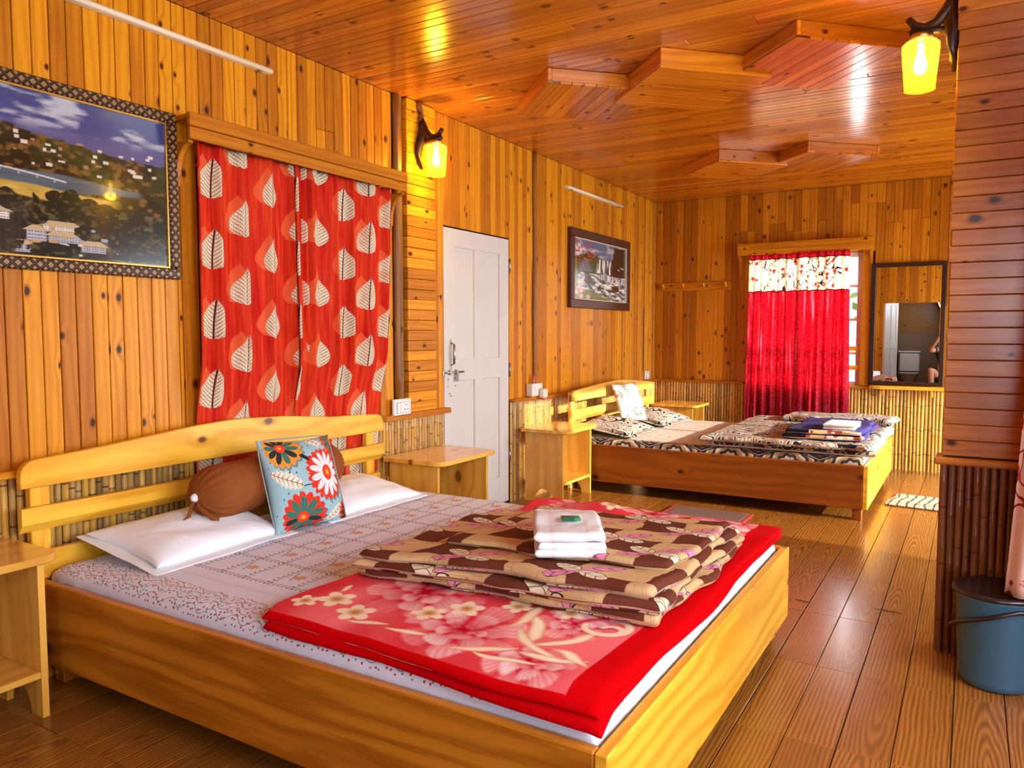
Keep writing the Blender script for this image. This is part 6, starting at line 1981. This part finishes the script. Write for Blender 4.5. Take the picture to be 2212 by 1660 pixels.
# ================================================================== THE PHOTOGRAPHER (behind the camera, seen in the mirror)
SKIN = plain('skin', (0.55, 0.27, 0.16), 0.5)
CLOTH_D = plain('dark_cotton', (0.012, 0.012, 0.016), 0.85)
HAIR = plain('black_hair', (0.008, 0.006, 0.005), 0.5)
def skin_mesh(name, joints, edges, root, mat, sub=2):
    names = list(joints)
    me = bpy.data.meshes.new(name)
    me.from_pydata([joints[k][0] for k in names], [(names.index(a), names.index(b)) for a, b in edges], [])
    me.materials.append(mat)
    o = bpy.data.objects.new(name, me)
    COL.objects.link(o)
    m1 = o.modifiers.new('skin', 'SKIN')
    m1.use_smooth_shade = True
    for i, k in enumerate(names):
        r = joints[k][1]
        me.skin_vertices[0].data[i].radius = (r, r) if not isinstance(r, tuple) else r
        me.skin_vertices[0].data[i].use_root = (k == root)
    m2 = o.modifiers.new('sub', 'SUBSURF')
    m2.levels = m2.render_levels = sub
    return o
J = {
 'pelvis': ((3.10, -0.66, 0.40), (0.155, 0.125)), 'waist': ((3.08, -0.60, 0.62), (0.13, 0.105)), 'chest': ((3.06, -0.53, 0.86), (0.15, 0.115)), 'collar': ((3.05, -0.49, 0.99), (0.10, 0.08)),
 'neck': ((3.045, -0.455, 1.08), 0.05), 'skull': ((3.04, -0.42, 1.20), (0.075, 0.09)), 'crown': ((3.04, -0.43, 1.28), (0.06, 0.07)),
 'lsh': ((2.90, -0.50, 0.97), 0.055), 'lel': ((2.78, -0.30, 0.97), 0.042), 'lwr': ((2.915, -0.105, 1.20), 0.028), 'lpalm': ((2.935, -0.070, 1.255), (0.032, 0.018)),
 'rsh': ((3.21, -0.50, 0.97), 0.055), 'rel': ((3.32, -0.30, 0.96), 0.042), 'rwr': ((3.135, -0.105, 1.20), 0.028), 'rpalm': ((3.115, -0.070, 1.255), (0.032, 0.018)),
 'lhip': ((3.00, -0.64, 0.38), 0.095), 'lkn': ((2.80, -0.27, 0.62), 0.062), 'lcalf': ((2.82, -0.36, 0.38), 0.055), 'lan': ((2.84, -0.44, 0.10), 0.038), 'lto': ((2.80, -0.24, 0.035), (0.04, 0.028)),
 'rhip': ((3.20, -0.64, 0.38), 0.095), 'rkn': ((3.36, -0.28, 0.60), 0.062), 'rcalf': ((3.34, -0.37, 0.38), 0.055), 'ran': ((3.32, -0.45, 0.10), 0.038), 'rto': ((3.36, -0.25, 0.035), (0.04, 0.028)),
}
ED = [('pelvis', 'waist'), ('waist', 'chest'), ('chest', 'collar'), ('collar', 'neck'), ('neck', 'skull'), ('skull', 'crown'), ('collar', 'lsh'), ('lsh', 'lel'), ('lel', 'lwr'), ('lwr', 'lpalm'),
      ('collar', 'rsh'), ('rsh', 'rel'), ('rel', 'rwr'), ('rwr', 'rpalm'), ('pelvis', 'lhip'), ('lhip', 'lkn'), ('lkn', 'lcalf'), ('lcalf', 'lan'), ('lan', 'lto'), ('pelvis', 'rhip'), ('rhip', 'rkn'), ('rkn', 'rcalf'), ('rcalf', 'ran'), ('ran', 'rto')]
for sd, sg in (('l', 1), ('r', -1)):
    px = J[sd + 'palm'][0][0]
    for f in range(4):
        zf = 1.300 - f * 0.017
        a, b, c_ = '%sf%da' % (sd, f), '%sf%db' % (sd, f), '%sf%dc' % (sd, f)
        J[a] = ((px + sg * 0.006, -0.052, zf), 0.0095)
        J[b] = ((px + sg * (0.022 - 0.002 * f), -0.034, zf + 0.004), 0.0088)
        J[c_] = ((px + sg * (0.040 - 0.004 * f), -0.030, zf + 0.002), 0.0078)
        ED += [(sd + 'palm', a), (a, b), (b, c_)]
    J[sd + 'ta'] = ((px + sg * 0.012, -0.075, 1.242), 0.0105)
    J[sd + 'tb'] = ((px + sg * 0.036, -0.066, 1.250), 0.0092)
    ED += [(sd + 'palm', sd + 'ta'), (sd + 'ta', sd + 'tb')]
person = skin_mesh('person', J, ED, 'pelvis', SKIN, 2)
tag(person, 'crouching person in dark clothes holding up a phone, seen in the mirror', 'person')
def wear(nm, keys, edges, root, grow, mat, ends=None):
    jj = {}
    for k in keys:
        p, r = J[k]
        r = r if isinstance(r, tuple) else (r, r)
        jj[k] = (p, (r[0] + grow, r[1] + grow))
    for k, v in (ends or {}).items(): jj[k] = v
    o = skin_mesh(nm, jj, edges, root, mat, 2)
    o.parent = person
    return o
def lerp(a, b, t): return tuple(J[a][0][i] + (J[b][0][i] - J[a][0][i]) * t for i in range(3))
wear('shirt', ['pelvis', 'waist', 'chest', 'collar', 'lsh', 'rsh'], [('pelvis', 'waist'), ('waist', 'chest'), ('chest', 'collar'), ('collar', 'lsh'), ('collar', 'rsh'), ('lsh', 'ls'), ('rsh', 'rs')], 'pelvis', 0.012, CLOTH_D, {'ls': (lerp('lsh', 'lel', 0.55), 0.066), 'rs': (lerp('rsh', 'rel', 0.55), 0.066)})
wear('shorts', ['pelvis', 'lhip', 'rhip'], [('pelvis', 'lhip'), ('pelvis', 'rhip'), ('lhip', 'lt'), ('rhip', 'rt')], 'pelvis', 0.018, CLOTH_D, {'lt': (lerp('lhip', 'lkn', 0.62), 0.098), 'rt': (lerp('rhip', 'rkn', 0.62), 0.098)})
h = bpy.data.objects.new('hair', lathe('hair', [(0.0001, 0.105), (0.05, 0.095), (0.082, 0.06), (0.092, 0.015), (0.088, -0.02)], HAIR, 20)); COL.objects.link(h); h.parent = person; h.location = (3.04, -0.445, 1.235); h.rotation_euler = (math.radians(18), 0, 0)
h = bpy.data.objects.new('nose', lathe('nose', [(0.0001, 0.03), (0.010, 0.012), (0.016, -0.012), (0.0001, -0.018)], SKIN, 10)); COL.objects.link(h); h.parent = person; h.location = (3.04, -0.325, 1.19)
for sx in (-1, 1):
    h = bpy.data.objects.new('eye', lathe('eye', [(0.0001, 0.006), (0.008, 0.004), (0.010, 0.0), (0.0001, -0.004)], HAIR, 10)); COL.objects.link(h); h.parent = person; h.location = (3.04 + sx * 0.03, -0.335, 1.215); h.rotation_euler = (-math.pi / 2, 0, 0)
    h = bpy.data.objects.new('ear', lathe('ear', [(0.0001, 0.03), (0.016, 0.015), (0.018, -0.01), (0.0001, -0.03)], SKIN, 10)); COL.objects.link(h); h.parent = person; h.location = (3.04 + sx * 0.078, -0.43, 1.20)
h = bpy.data.objects.new('mouth', box_mesh(0.045, 0.006, 0.010, plain('lips', (0.35, 0.10, 0.08), 0.5), 0.002, 'x')); COL.objects.link(h); h.parent = person; h.location = (3.04, -0.338, 1.148)
ph = put_rot('phone', box_mesh(0.155, 0.008, 0.075, BLACKISH, 0.003, 'x'), (3.025, -0.036, 1.272), (0, 0, 0), 'black phone held up in both hands by the crouching person', 'phone')
